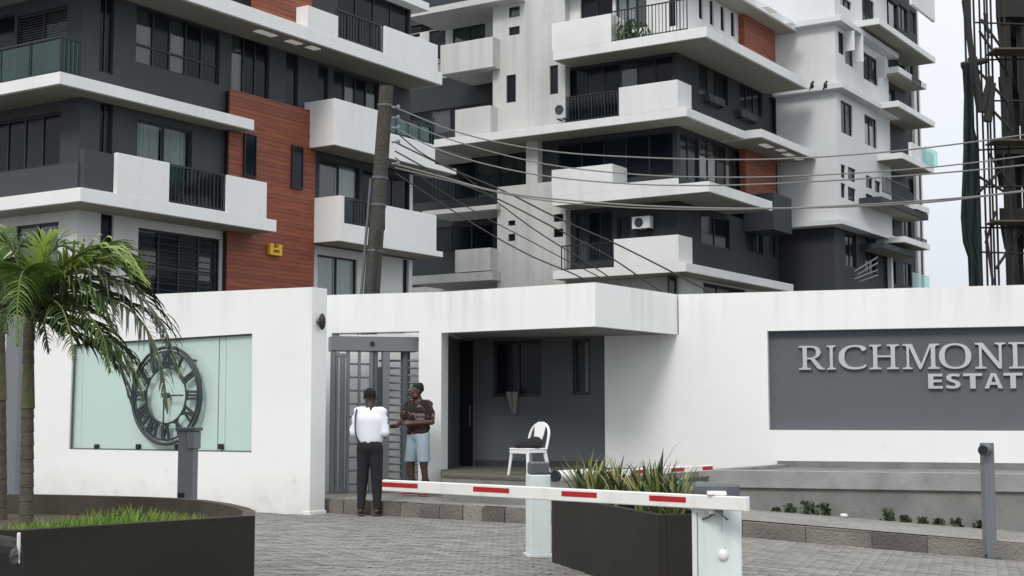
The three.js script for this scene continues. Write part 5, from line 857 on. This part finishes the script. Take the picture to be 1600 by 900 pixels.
// ===== grey sensor posts and the plain pole =====
function sensorPost(label, foot, topH, w, head) {
  const t = thing('sensor_post', label, 'post', foot), f = new Frame(V(foot.x, 0, foot.z), 1, head > 0 ? -0.25 : 0.2), y0 = foot.y;
  put(t, 'post', f.box(-w / 2, w / 2, -w * 0.8, 0, y0 - 0.02, topH, 0.008), M.steelL);
  put(t, 'base_plate', f.box(-w * 0.85, w * 0.85, -w * 1.1, w * 0.3, y0 - 0.02, y0 + 0.015, 0.004), M.steel);
  for (const sx of [-1, 1]) put(t, 'anchor_bolt', bar(f.p(sx * w * 0.7, w * 0.1, y0 + 0.014), f.p(sx * w * 0.7, w * 0.1, y0 + 0.05), 0.012), M.frame);
  if (head > 0) { // tube head looking to the left
    const c = f.p(-w * 0.25, 0.0, topH - 0.075), e = V(c.x - 0.075, c.y - 0.005, c.z + 0.10);
    put(t, 'sensor_head', bar(c, e, 0.066, 0.062, 18), M.steel); put(t, 'lens', bar(e, V(e.x - 0.004, e.y, e.z + 0.005), 0.05, 0.05, 18), M.dark);
  } else { put(t, 'sensor_head', f.box(w * 0.1, w * 0.62, -w * 0.9, 0.02, topH - 0.17, topH - 0.02, 0.01), M.steelL); put(t, 'cap', f.box(-w * 0.6, w * 0.7, -w * 0.95, 0.025, topH - 0.018, topH + 0.012, 0.004), M.steel); put(t, 'keyhole', f.box(-w * 0.42, -w * 0.02, 0.001, 0.006, topH - 0.62, topH - 0.54), M.dark); }
  return t;
}
{ const p = onGround(1551, 873); sensorPost('grey steel post with a round black sensor head beside the kerb', p, atD(1548, 692, -p.z).y, 0.125, 1); }
{ const p = V(atD(289, 740, 12.2).x, 0, -12.2); sensorPost('grey steel post with boxy head behind the round planter, before the clock', p, atD(292, 670, 12.2).y, 0.14, -1); }
{ const p = atD(19, 700, 12.6), t = thing('grey_pole', 'plain grey square pole between the two palm trunks', 'pole', V(p.x, 0, p.z));
  put(t, 'shaft', bx(p.x, 1.3, p.z, 0.125, 2.6, 0.125, 0.008), mat(0.19, 0.20, 0.23, { roughness: 0.5 })); put(t, 'cap', bx(p.x, 2.615, p.z, 0.14, 0.02, 0.14, 0.004), M.steel); put(t, 'base_plate', bx(p.x, 0.012, p.z, 0.22, 0.024, 0.22, 0.004), M.steel); }
{ const a = atD(-60, 640, 27), b = atD(48, 640, 27), t = thing('brown_wall', 'brown garden wall behind the palms at the left edge of the photo', 'wall', V((a.x + b.x) / 2, 0, -27));
  put(t, 'wall_face', bx((a.x + b.x) / 2 - 2, 0.7, -27.1, b.x - a.x + 4.4, 1.5, 0.25, 0.01), mat(0.11, 0.075, 0.06, { map: stain, roughness: 0.95 })); put(t, 'coping', bx((a.x + b.x) / 2 - 2, 1.5, -27.1, b.x - a.x + 4.5, 0.09, 0.33, 0.01), M.concD); }
// ===== plastic chair with dark clothes on the seat =====
{
  const c = atD(826, 740, 19.95), t = thing('plastic_chair', 'white plastic chair with a curved back standing in the dark porch', 'chair', V(c.x, FLOOR, c.z));
  const yaw = Math.PI + 0.75 + Math.PI, f = new Frame(V(c.x, 0, c.z), Math.cos(0.85), Math.sin(0.85)), y = FLOOR;  // s right, t towards its front
  const P = (s, h, tt) => f.p(s, tt, y + h), hs = 0.42;
  put(t, 'seat', f.box(-0.21, 0.21, -0.19, 0.22, y + hs - 0.03, y + hs, 0.014), M.plastic);
  put(t, 'apron', [f.box(-0.205, 0.205, 0.19, 0.215, y + hs - 0.085, y + hs - 0.03, 0.008), f.box(-0.205, -0.18, -0.18, 0.19, y + hs - 0.075, y + hs - 0.03, 0.008), f.box(0.18, 0.205, -0.18, 0.19, y + hs - 0.075, y + hs - 0.03, 0.008)], M.plastic);
  const leg = (s, tt, s2, t2, w) => { const a = P(s, hs - 0.03, tt), b = P(s2, 0, t2), g = new THREE.CylinderGeometry(w, w * 0.72, a.distanceTo(b), 4, 1).rotateY(Math.PI / 4), d = a.clone().sub(b).normalize(); return g.applyQuaternion(new THREE.Quaternion().setFromUnitVectors(V(0, 1, 0), d)).translate((a.x + b.x) / 2, (a.y + b.y) / 2, (a.z + b.z) / 2); };
  put(t, 'leg', leg(-0.18, 0.18, -0.225, 0.22, 0.036), M.plastic); put(t, 'leg', leg(0.18, 0.18, 0.225, 0.22, 0.036), M.plastic);
  put(t, 'leg', leg(-0.17, -0.17, -0.21, -0.25, 0.045), M.plastic); put(t, 'leg', leg(0.17, -0.17, 0.21, -0.25, 0.045), M.plastic);
  const hoop = []; for (let i = 0; i <= 12; i++) { const u = i / 12, a = Math.PI * (1 - u), k = Math.pow(Math.abs(Math.sin(a)), 0.5); hoop.push(P(Math.cos(a) * (0.215 + 0.02 * k), hs - 0.02 + 0.40 * k, -0.17 - 0.10 * k)); }
  put(t, 'back_frame', tube(hoop, 0.022, 40, 8), M.plastic);
  const sh = new THREE.Shape([[-0.055, 0], [0.055, 0], [0.10, 0.2], [0.12, 0.36], [0.06, 0.405], [-0.06, 0.405], [-0.12, 0.36], [-0.10, 0.2]].map((a) => new THREE.Vector2(...a)));
  put(t, 'back_splat', new THREE.ExtrudeGeometry(sh, { depth: 0.014, bevelEnabled: true, bevelSize: 0.004, bevelThickness: 0.003, bevelSegments: 1 }).rotateX(-0.24).translate(0, y + hs, -0.175).applyMatrix4(f.m()), M.plastic);
  t.scale.setScalar(0.9);
  // clothes: a lumpy dark heap over the seat and the back's foot
  const heap = new THREE.SphereGeometry(1, 40, 24), q = heap.attributes.position;
  for (let i = 0; i < q.count; i++) { const x = q.getX(i), yy = q.getY(i), z = q.getZ(i), n = 0.75 + 0.5 * noise(x * 3 + 9, z * 3 + yy * 2 + 9, 99, 99, 5), l = Math.max(yy, -0.1); q.setXYZ(i, x * 0.215 * (0.9 + 0.15 * n), l * 0.13 * n + (z < 0 ? 0.11 * z * z * n : 0) + 0.012, z * 0.22); }
  heap.computeVertexNormals(); const hm = heap.translate(0, hs, 0.0).scale(0.9, 0.9, 0.9).translate(0, y, 0).applyMatrix4(f.m());
  solo('dark_clothes', 'heap of black clothes lying on the white plastic chair', 'clothes', hm, mat(0.010, 0.009, 0.011, { roughness: 0.95 }));
  const w0 = back.hit(800, 615, 't', 0.05), cloth = new THREE.PlaneGeometry(0.2, 0.36, 10, 16), cp = cloth.attributes.position;
  for (let i = 0; i < cp.count; i++) { const x = cp.getX(i), yy = cp.getY(i), k = (0.18 - yy) / 0.36; cp.setXYZ(i, x * (1 - 0.55 * k) + 0.05 * k, yy, 0.025 * Math.sin(x * 55 + k * 2) + 0.02); }
  cloth.computeVertexNormals(); solo('hanging_rag', 'small grey rag hanging from the porch window sill above the chair', 'cloth', cloth.translate(w0.s, w0.h - 0.15, 0.03).applyMatrix4(back.m()), mat(0.22, 0.21, 0.20));
}
// ===== weeds and litter along the ledge =====
{
  const xs = [[1214, 0.3], [1234, 0.8], [1262, 1.15], [1288, 1.1], [1385, 1.1], [1414, 0.55], [1442, 0.6], [1466, 0.6], [1496, 0.75], [1530, 0.7]];
  const lm = [mat(0.022, 0.04, 0.014), mat(0.035, 0.055, 0.02)];
  xs.forEach(([x, k], i) => {
    const p = ledge.hit(x, 800, 't', 0.07); const b = ledge.p(p.s, 0.07, 0); b.y = kh(b) - 0.01;
    const t = thing('weed', i === 2 || i === 3 ? `bushy green weed at the foot of the grey ledge, ${i === 2 ? 'left' : 'right'} of the tall pair` : i === 4 ? 'single upright weed in the middle of the grey ledge foot' : i === 0 ? 'tiny weed at the left end of the row along the grey ledge' : i === 1 ? 'small round weed left of the bushy pair at the ledge foot' : i === 9 ? 'low weed beside the grey sensor post at the ledge foot' : i === 5 ? 'low weed just right of the single upright weed at the ledge foot' : i === 6 ? 'low green weed, second after the single upright one along the ledge' : i === 7 ? 'low green weed, third after the single upright one along the ledge' : 'low green weed, second before the grey sensor post', 'weed', b, 'weeds along the ledge'), gs = [[], []];
    for (let j = 0; j < 46; j++) { const a = rr(0, 6.28), r = rr(0, 0.10) * (0.5 + k * 0.5), h = rr(0.0, 0.14) * k, l = rr(0.03, 0.065); gs[j & 1].push(new THREE.PlaneGeometry(l * 0.7, l).rotateX(rr(-1.2, 1.2)).rotateY(rr(0, 6)).translate(b.x + Math.cos(a) * r, b.y + h, b.z + Math.sin(a) * r * 0.6)); }
    for (let j = 0; j < 5; j++) gs[0].push(bar(b.clone(), V(b.x + rr(-0.09, 0.09) * k, b.y + 0.16 * k, b.z + rr(-0.04, 0.05)), 0.004, 0.002, 4));
    put(t, 'foliage', gs[0], lm[0]); put(t, 'leaves', gs[1], lm[1]);
  });
  const p = ledge.hit(1319, 808, 't', 0.1), b = ledge.p(p.s, 0.12, 0); b.y = kh(b);
  const l = thing('litter', 'crumpled white scrap of paper on the pavement by the ledge', 'litter', b), g = new THREE.IcosahedronGeometry(0.045, 2), q = g.attributes.position;
  for (let i = 0; i < q.count; i++) { const k = 0.7 + 0.6 * noise(q.getX(i) * 60 + 9, q.getY(i) * 60 + q.getZ(i) * 50 + 9, 99, 99, 8); q.setXYZ(i, q.getX(i) * k * 1.3, q.getY(i) * k * 0.6, q.getZ(i) * k); }
  put(l, 'paper', g.translate(b.x, b.y + 0.02, b.z), M.plastic);
}
// ===== people =====
const smin = (a, b, k) => { const h = Math.max(0, k - Math.abs(a - b)) / k; return Math.min(a, b) - h * h * k * 0.25; };
function body(prims, cell, k, cut) {                               // prims: [ax,ay,az, bx,by,bz, ra, rb]; joined tapered capsules
  const lo = V(9, 9, 9), hi = V(-9, -9, -9);
  for (const p of prims) { const r = Math.max(p[6], p[7]) + 0.02; for (const o of [0, 3]) { lo.min(V(p[o] - r, p[o + 1] - r, p[o + 2] - r)); hi.max(V(p[o] + r, p[o + 1] + r, p[o + 2] + r)); } }
  const c = lo.clone().add(hi).multiplyScalar(0.5), ext = Math.max(hi.x - lo.x, hi.y - lo.y, hi.z - lo.z), n = Math.ceil(ext / cell) + 4, half = n * cell / 2;
  const mc = new MarchingCubes(n, new THREE.MeshStandardMaterial(), false, false, 250000); mc.isolation = 0;
  const W = mc.field; W.fill(-1);
  for (let z = 0; z < n; z++) for (let y = 0; y < n; y++) for (let x = 0; x < n; x++) {
    const X = c.x + (x - n / 2) / (n / 2) * half, Y = c.y + (y - n / 2) / (n / 2) * half, Z = c.z + (z - n / 2) / (n / 2) * half;
    if (X < lo.x || X > hi.x || Y < lo.y || Y > hi.y || Z < lo.z || Z > hi.z) continue;
    let d = 1;
    for (const p of prims) {
      const dx = p[3] - p[0], dy = p[4] - p[1], dz = p[5] - p[2], l = dx * dx + dy * dy + dz * dz; let t = l ? ((X - p[0]) * dx + (Y - p[1]) * dy + (Z - p[2]) * dz) / l : 0; t = t < 0 ? 0 : t > 1 ? 1 : t;
      const q = Math.hypot(X - p[0] - t * dx, Y - p[1] - t * dy, Z - p[2] - t * dz) - (p[6] + (p[7] - p[6]) * t);
      d = smin(d, q, p[8] ?? k);
    }
    if (cut) d = Math.max(d, cut(X, Y, Z));
    W[z * n * n + y * n + x] = -d;
  }
  mc.update();
  const cnt = mc.count, g = new THREE.BufferGeometry(), a = new Float32Array(cnt * 3);
  for (let i = 0; i < cnt; i++) { a[i * 3] = c.x + mc.positionArray[i * 3] * half; a[i * 3 + 1] = c.y + mc.positionArray[i * 3 + 1] * half; a[i * 3 + 2] = c.z + mc.positionArray[i * 3 + 2] * half; }
  g.setAttribute('position', new THREE.BufferAttribute(a, 3)); const m = mergeVertices(g, 1e-4); m.computeVertexNormals(); return m;
}
function hand(w, dir, palm, thumbSide, r = 0.0085, curl = 0.6) {  // wrist, direction of the fingers, palm normal (fingers curl to it)
  const d = dir.clone().normalize(), pn = palm.clone().addScaledVector(d, -palm.dot(d)).normalize(), sd = d.clone().cross(pn).normalize().multiplyScalar(thumbSide), out = [];
  const kn = (s) => w.clone().addScaledVector(d, 0.085).addScaledVector(sd, s);
  for (const s of [-0.026, -0.009, 0.009, 0.026]) { const k = kn(s); out.push([w.x + sd.x * s * 0.5, w.y + sd.y * s * 0.5, w.z + sd.z * s * 0.5, k.x, k.y, k.z, 0.016, 0.0125]); }
  [0.062, 0.078, 0.084, 0.074].forEach((len, i) => { let p = kn(-0.027 + i * 0.018), a = 0.25 * curl, q; for (let j = 0; j < 3; j++) { a += curl * (0.45 + 0.1 * i * 0); q = p.clone().addScaledVector(d, Math.cos(a) * len * [0.45, 0.32, 0.23][j]).addScaledVector(pn, Math.sin(a) * len * [0.45, 0.32, 0.23][j]); out.push([p.x, p.y, p.z, q.x, q.y, q.z, r * (1 - j * 0.08), r * (0.95 - j * 0.1), 0.006]); p = q; } });
  let p = w.clone().addScaledVector(d, 0.025).addScaledVector(sd, 0.02), q = p.clone().addScaledVector(d, 0.03).addScaledVector(sd, 0.028).addScaledVector(pn, 0.012); out.push([p.x, p.y, p.z, q.x, q.y, q.z, 0.014, 0.0105, 0.01]);
  const e = q.clone().addScaledVector(d, 0.032).addScaledVector(pn, 0.012); out.push([q.x, q.y, q.z, e.x, e.y, e.z, 0.0105, 0.008, 0.008]); return out;
}
const C3 = (a, b, ra, rb, k) => [a.x, a.y, a.z, b.x, b.y, b.z, ra, rb, k];
function figure(o) {
  // local axes: +x is the figure's left, +z its front, y up
  const t = new THREE.Group(); t.name = numbered('person'); t.position.copy(o.at); t.rotation.y = o.yaw; scene.add(t); tag(t, o.label, 'person');
  const add = (name, g, m, parent = t) => { const k = new THREE.Mesh(norm(g), m); k.name = name; k.castShadow = k.receiveShadow = true; parent.add(k); return k; };
  const J = o.J, sk = mat(...o.skin, { roughness: 0.55 });
  const hd = J.head, nk = J.neck;
  const prims = [C3(J.hipC, J.chest, 0.10, 0.125), C3(V(-0.07, J.chest.y, J.chest.z), V(0.07, J.chest.y, J.chest.z), 0.115, 0.115), C3(J.chest, nk, 0.09, 0.055), C3(V(-0.155, J.shY, J.chest.z), V(0.155, J.shY, J.chest.z), 0.055, 0.055), C3(nk, hd.clone().add(V(0, -0.04, -0.01)), 0.052, 0.05)];
  for (const s of ['L', 'R']) prims.push(C3(J['sh' + s], J['el' + s], 0.05, 0.038), C3(J['el' + s], J['wr' + s], 0.04, 0.026), C3(J['hip' + s], J['kn' + s], 0.085, 0.055), C3(J['kn' + s], J['an' + s], 0.058, 0.036), C3(J['an' + s].clone().add(V(0, -0.03, -0.03)), J['toe' + s], 0.034, 0.026));
  const hands = []; for (const s of ['L', 'R']) hands.push(...hand(J['wr' + s], J['hd' + s], J['pm' + s], o.thumb[s]));
  // head: skull, face, jaw, nose, brow, lips, ears, in a finer grid
  const H = (x, y, z) => { const v = V(x, y, z).applyAxisAngle(V(1, 0, 0), o.headPitch ?? 0).applyAxisAngle(V(0, 1, 0), o.headYaw ?? 0); return hd.clone().add(v); };
  const hp = [C3(H(0, 0.035, -0.015), H(0, 0.03, 0.01), 0.082, 0.076), C3(H(0, -0.02, 0.02), H(0, -0.075, 0.045), 0.062, 0.042), C3(H(-0.035, -0.06, 0.02), H(0.035, -0.06, 0.02), 0.04, 0.04), C3(H(0, 0.012, 0.088), H(0, -0.028, 0.104), 0.010, 0.016, 0.012), C3(H(-0.016, -0.03, 0.094), H(0.016, -0.03, 0.094), 0.009, 0.009, 0.012), C3(H(-0.03, 0.022, 0.083), H(0.03, 0.022, 0.083), 0.010, 0.010, 0.015), C3(H(-0.02, -0.058, 0.088), H(0.02, -0.058, 0.088), 0.009, 0.009, 0.008), C3(H(-0.018, -0.070, 0.085), H(0.018, -0.070, 0.085), 0.009, 0.009, 0.008), C3(H(-0.082, 0.012, -0.005), H(-0.084, -0.022, 0.0), 0.016, 0.010, 0.01), C3(H(0.082, 0.012, -0.005), H(0.084, -0.022, 0.0), 0.016, 0.010, 0.01), C3(hd.clone().add(V(0, -0.05, -0.01)), nk, 0.052, 0.055)];
  const parts = [body(prims, 0.0125, 0.035), body(hp, 0.0055, 0.02), body(hands.slice(0, hands.length / 2), 0.0038, 0.012), body(hands.slice(hands.length / 2), 0.0038, 0.012)].map(norm);
  add('body', mergeGeometries(parts), sk);
  for (const s of [-1, 1]) { const e = H(s * 0.03, 0.006, 0.080); const ey = add('eye', ball(e.x, e.y, e.z, 0.011, 0.009, 0.009), mat(0.5, 0.48, 0.44, { roughness: 0.3 })); const p = H(s * 0.03, 0.006, 0.0865); add('pupil', ball(p.x, p.y, p.z, 0.0055), M.black, ey); }
  // hair: a shell over the skull, cut by the hairline
  const hc = H(0, 0.05, -0.022), fw = H(0, 0, 1).sub(hd);
  add('hair', body([C3(H(0, 0.045, -0.022), H(0, 0.045, 0.0), 0.087 * (o.hair ?? 1), 0.08 * (o.hair ?? 1)), ...(o.hairExtra ? o.hairExtra(H) : [])], 0.006, 0.02, (x, y, z) => { const q = V(x, y, z).sub(hd), f = q.dot(fw); return (0.005 + Math.max(0, f + 0.02) * 0.85) - q.y; }), mat(0.008, 0.007, 0.007, { roughness: 0.95 }));
  // shirt
  const S = 0.014, top = [C3(J.hipC.clone().add(V(0, o.hem, 0)), J.chest, 0.125 + S, 0.128 + S), C3(V(-0.065, J.hipC.y + o.hem, J.hipC.z), V(-0.075, J.chest.y, J.chest.z), 0.10 + S, 0.118 + S), C3(V(0.065, J.hipC.y + o.hem, J.hipC.z), V(0.075, J.chest.y, J.chest.z), 0.10 + S, 0.118 + S), C3(J.chest, nk.clone().add(V(0, -0.035, 0)), 0.095 + S, 0.06), C3(V(-0.15, J.shY, J.chest.z), V(0.15, J.shY, J.chest.z), 0.056 + S, 0.056 + S)];
  for (const s of ['L', 'R']) { const e = J['sh' + s].clone().lerp(J['el' + s], o.sleeve); top.push(C3(J['sh' + s], e, 0.058 + S, (o.cuff ?? 0.05) + S * 0.8)); if (o.sleeve2) top.push(C3(J['el' + s], J['el' + s].clone().lerp(J['wr' + s], o.sleeve2), 0.041 + S * 0.7, 0.036 + S * 0.5)); }
  const hemY = J.hipC.y + o.hem - 0.06, wr = (x, y, z) => 0.008 * Math.sin(y * 48 + x * 34 + 2 * Math.sin(x * 18) + z * 20) + 0.004 * Math.sin(x * 70 - y * 30);
  const shirt = add('shirt', body(top, 0.0115, 0.03, (x, y, z) => Math.max(hemY + 0.012 * Math.sin(x * 22) - y, y - (nk.y + 0.012 + 0.25 * Math.max(0, -z) - 0.2 * Math.max(0, z)))), o.shirtM);
  const sp = shirt.geometry.attributes.position, sn = shirt.geometry.attributes.normal; for (let i = 0; i < sp.count; i++) { const x = sp.getX(i), y = sp.getY(i), z = sp.getZ(i), w = wr(x, y, z); sp.setXYZ(i, x + sn.getX(i) * w, y + sn.getY(i) * w * 0.3, z + sn.getZ(i) * w); }
  // trousers or shorts
  const lg = [C3(J.hipC.clone().add(V(0, 0.07, 0)), J.hipC, 0.125, 0.125), C3(V(-0.06, J.hipC.y, J.hipC.z - 0.015), V(0.06, J.hipC.y, J.hipC.z - 0.015), 0.118, 0.118)];
  for (const s of ['L', 'R']) { const full = o.legTo >= 1, k = J['kn' + s], a = J['an' + s]; if (full) lg.push(C3(J['hip' + s], k, 0.102, o.trKnee), C3(k, k.clone().lerp(a, o.legTo - 1), o.trKnee, o.trAnkle)); else lg.push(C3(J['hip' + s], J['hip' + s].clone().lerp(k, o.legTo), 0.105, o.trKnee)); }
  add(o.legTo >= 1 ? 'trousers' : 'shorts', body(lg, 0.0115, 0.028, (x, y, z) => Math.max(y - (J.hipC.y + 0.13), o.legTo < 1 ? (J.hipL.y + (J.knL.y - J.hipL.y) * o.legTo) - y - 0.02 : -1)), o.trM);
  for (const s of ['L', 'R']) {
    const an = J['an' + s], to = J['toe' + s], dd = to.clone().sub(an).setY(0).normalize();
    if (o.sock) add('sock', body([C3(an.clone().add(V(0, 0.0, 0)), an.clone().lerp(J['kn' + s], o.sock), 0.042, 0.058)], 0.008, 0.01), o.sockM);
    const heel = an.clone().addScaledVector(dd, -0.055).setY(0.03), tip = to.clone().addScaledVector(dd, 0.03).setY(0.026), sdv = V(-dd.z, 0, dd.x);
    const pr = o.sandal ? [] : [C3(heel.clone().setY(0.045), tip.clone().setY(0.036), 0.042, 0.034), C3(an.clone().setY(0.07), an.clone().setY(0.085), 0.045, 0.045)];
    if (o.sandal) { add('sandal_strap', tube([to.clone().addScaledVector(sdv, 0.045).setY(0.02), to.clone().addScaledVector(dd, -0.03).setY(0.075), to.clone().addScaledVector(sdv, -0.045).setY(0.02)], 0.012, 14), o.shoeM); }
    else add('shoe', body(pr, 0.007, 0.03, (x, y) => 0.014 - y), o.shoeM);
    add('sole', (() => { const L = heel.distanceTo(tip) + 0.07, g = new RoundedBoxGeometry(0.092, 0.022, L, 3, 0.010); return g.rotateY(Math.atan2(dd.x, dd.z)).translate((heel.x + tip.x) / 2, 0.012, (heel.z + tip.z) / 2); })(), o.soleM);
  }
  return { t, add, J };
}
{ // man in white, seen from behind
  const p = onGround(577, 806), J = { hipC: V(0, 0.95, 0), chest: V(0, 1.31, 0.0), neck: V(0, 1.50, 0.005), head: V(0.01, 1.635, 0.03), shY: 1.435,
    shL: V(0.165, 1.415, 0), elL: V(0.225, 1.15, -0.03), wrL: V(0.18, 1.06, 0.20), hdL: V(-0.35, 0.1, 1), pmL: V(-1, -0.3, 0), shR: V(-0.165, 1.415, 0), elR: V(-0.22, 1.15, -0.03), wrR: V(-0.15, 1.08, 0.19), hdR: V(0.45, 0.15, 1), pmR: V(1, -0.3, 0),
    hipL: V(0.085, 0.90, 0), knL: V(0.105, 0.50, 0.015), anL: V(0.115, 0.09, -0.02), toeL: V(0.15, 0.03, 0.13), hipR: V(-0.085, 0.90, 0), knR: V(-0.10, 0.50, 0.015), anR: V(-0.115, 0.09, -0.02), toeR: V(-0.16, 0.03, 0.13) };
  const { t, add } = figure({ at: V(p.x, fall(p.x) + 0.004, p.z), yaw: Math.PI - 0.12, label: 'man in white shirt and black trousers standing with his back to the camera', skin: [0.035, 0.02, 0.014], J, thumb: { L: -1, R: 1 }, headPitch: 0.1, hem: 0.11, sleeve: 1, sleeve2: 0.2, cuff: 0.044, legTo: 1.95, trKnee: 0.075, trAnkle: 0.055, sandal: true, hair: 1.03,
    shirtM: mat(0.74, 0.77, 0.84, { roughness: 0.9 }), trM: mat(0.010, 0.010, 0.014, { roughness: 0.9 }), shoeM: mat(0.05, 0.035, 0.02), soleM: mat(0.06, 0.045, 0.03) });
  add('bag_strap', tube([V(0.14, 1.475, 0.10), V(0.17, 1.50, 0.0), V(0.18, 1.42, -0.095), V(0.175, 1.25, -0.158), V(0.15, 1.08, -0.165), V(0.10, 1.0, -0.15)].map((v) => v), 0.011, 30), M.black);
}
{ // man in the dark printed shirt
  const p = atD(653, 770, 21.45), y = 0.222, J = { hipC: V(0, 0.88, 0), chest: V(0, 1.22, 0.0), neck: V(0, 1.40, 0.01), head: V(0.0, 1.52, 0.045), shY: 1.335,
    shL: V(0.18, 1.32, 0), elL: V(0.245, 1.07, -0.01), wrL: V(0.05, 1.05, 0.23), hdL: V(-0.8, 0.1, 0.5), pmL: V(0, -0.5, -1), shR: V(-0.18, 1.32, 0), elR: V(-0.25, 1.09, 0.06), wrR: V(-0.20, 1.0, 0.30), hdR: V(-0.2, 0.1, 1), pmR: V(0.6, -0.6, 0),
    hipL: V(0.085, 0.83, 0), knL: V(0.13, 0.46, 0.03), anL: V(0.15, 0.085, -0.01), toeL: V(0.19, 0.03, 0.13), hipR: V(-0.085, 0.83, 0), knR: V(-0.115, 0.46, 0.03), anR: V(-0.12, 0.085, -0.01), toeR: V(-0.16, 0.03, 0.13) };
  const print = tex((u, v) => { const n = fbm(u, v, 14, 14, 91, 4), m = fbm(u, v, 9, 9, 97, 3); return n > 0.69 ? [0.28, 0.06, 0.06] : n > 0.62 ? [0.07, 0.018, 0.02] : m > 0.69 ? [0.34, 0.28, 0.27] : [0.022, 0.012, 0.015]; }, 256, 0.5);
  const { t, add } = figure({ at: V(p.x, y, p.z), yaw: -0.62, label: 'man in dark printed shirt and pale denim shorts standing beside the turnstile', skin: [0.075, 0.034, 0.022], J, thumb: { L: -1, R: 1 }, headYaw: -0.55, headPitch: -0.05, hem: 0.06, sleeve: 0.72, cuff: 0.06, legTo: 0.9, trKnee: 0.098, sock: 0.32, sockM: mat(0.05, 0.012, 0.014), hair: 1.02, hairExtra: (H) => [C3(H(0, 0.08, -0.04), H(0, 0.09, -0.05), 0.05, 0.05)],
    shirtM: mat(0.55, 0.5, 0.5, { map: print, roughness: 0.9 }), trM: mat(0.36, 0.46, 0.54, { map: rough, roughness: 0.95 }), shoeM: mat(0.62, 0.58, 0.56, { roughness: 0.6 }), soleM: mat(0.42, 0.02, 0.03) });
  for (const s of ['L', 'R']) { const q = J['toe' + s]; add('shoe_flash', ball(q.x, 0.055, q.z - 0.03, 0.043, 0.02, 0.045), M.red); }
  void t;
}
// ===== black car at the left edge =====
{
  const cz = -6.2, cx = -2.055, t = thing('parked_car', 'black car with a silver headlamp edge, only its corner showing beside the round planter', 'car', V(cx - 0.9, 0, cz + 2.2)), pm = new THREE.MeshPhysicalMaterial({ color: new THREE.Color().setRGB(0.006, 0.006, 0.009), roughness: 0.42, ior: 1.3 });
  // profiles run along the car: x = metres back from the nose; the nose is the far end
  const prof = (pts, w, x, bev, m, name) => { const sh = new THREE.Shape(pts.map((q) => new THREE.Vector2(-q[0], q[1]))); const g = new THREE.ExtrudeGeometry(sh, { depth: w - 2 * bev, bevelEnabled: true, bevelSize: bev, bevelThickness: bev, bevelSegments: 4 }).translate(0, 0, bev).rotateY(Math.PI / 2).translate(x - w, 0, cz); return put(t, name, g, m); };
  prof([[4.3, 0.32], [0.10, 0.28], [0.09, 0.66], [0.14, 0.80], [0.95, 0.90], [4.1, 0.96], [4.3, 0.84]], 1.78, cx, 0.08, pm, 'body');
  prof([[3.6, 0.98], [1.2, 0.92], [1.8, 1.34], [3.1, 1.38]], 1.5, cx - 0.14, 0.05, M.pane, 'cabin_glass'); prof([[3.1, 1.40], [1.8, 1.36], [1.95, 1.42], [3.0, 1.45]], 1.4, cx - 0.19, 0.04, pm, 'roof');
  for (const s of [0, 1]) {
    const k = s ? -1 : 1, hx = cx - 0.89 + k * 0.735, l = put(t, 'headlamp', ball(hx, 0.80, cz + 0.22, 0.155, 0.075, 0.20, 20), M.chrome); put(l, 'lens', ball(hx + k * 0.012, 0.802, cz + 0.22, 0.155, 0.08, 0.205, 20), M.glass);
    put(l, 'trim', new RoundedBoxGeometry(0.012, 0.13, 0.02, 2, 0.005).translate(cx - 0.89 + k * 0.885, 0.83, cz + 0.17), M.plastic);
    put(t, 'indicator', new RoundedBoxGeometry(0.02, 0.05, 0.14, 2, 0.008).translate(cx - 0.89 + k * 0.885, 0.69, cz + 0.36), M.plastic);
    for (const z of [0.85, 3.45]) { const x = cx - 0.89 + k * 0.79, w = put(t, 'wheel', new THREE.TorusGeometry(0.25, 0.075, 10, 28).rotateY(Math.PI / 2).translate(x, 0.325, cz + z), M.black); put(w, 'rim', new THREE.CylinderGeometry(0.19, 0.19, 0.1, 20).rotateZ(Math.PI / 2).translate(x, 0.325, cz + z), M.chrome); }
    put(t, 'mirror', ball(cx - 0.89 + k * 0.96, 0.98, cz + 1.5, 0.09, 0.07, 0.05), pm);
  }
  put(t, 'bumper', new RoundedBoxGeometry(1.78, 0.2, 0.16, 3, 0.06).translate(cx - 0.89, 0.42, cz + 0.05), pm);
  put(t, 'grille', [...Array(5).keys()].map((i) => new THREE.BoxGeometry(0.9, 0.018, 0.03).translate(cx - 0.89, 0.50 + i * 0.035, cz - 0.01)), M.chrome);
}
renderer.render(scene, camera);
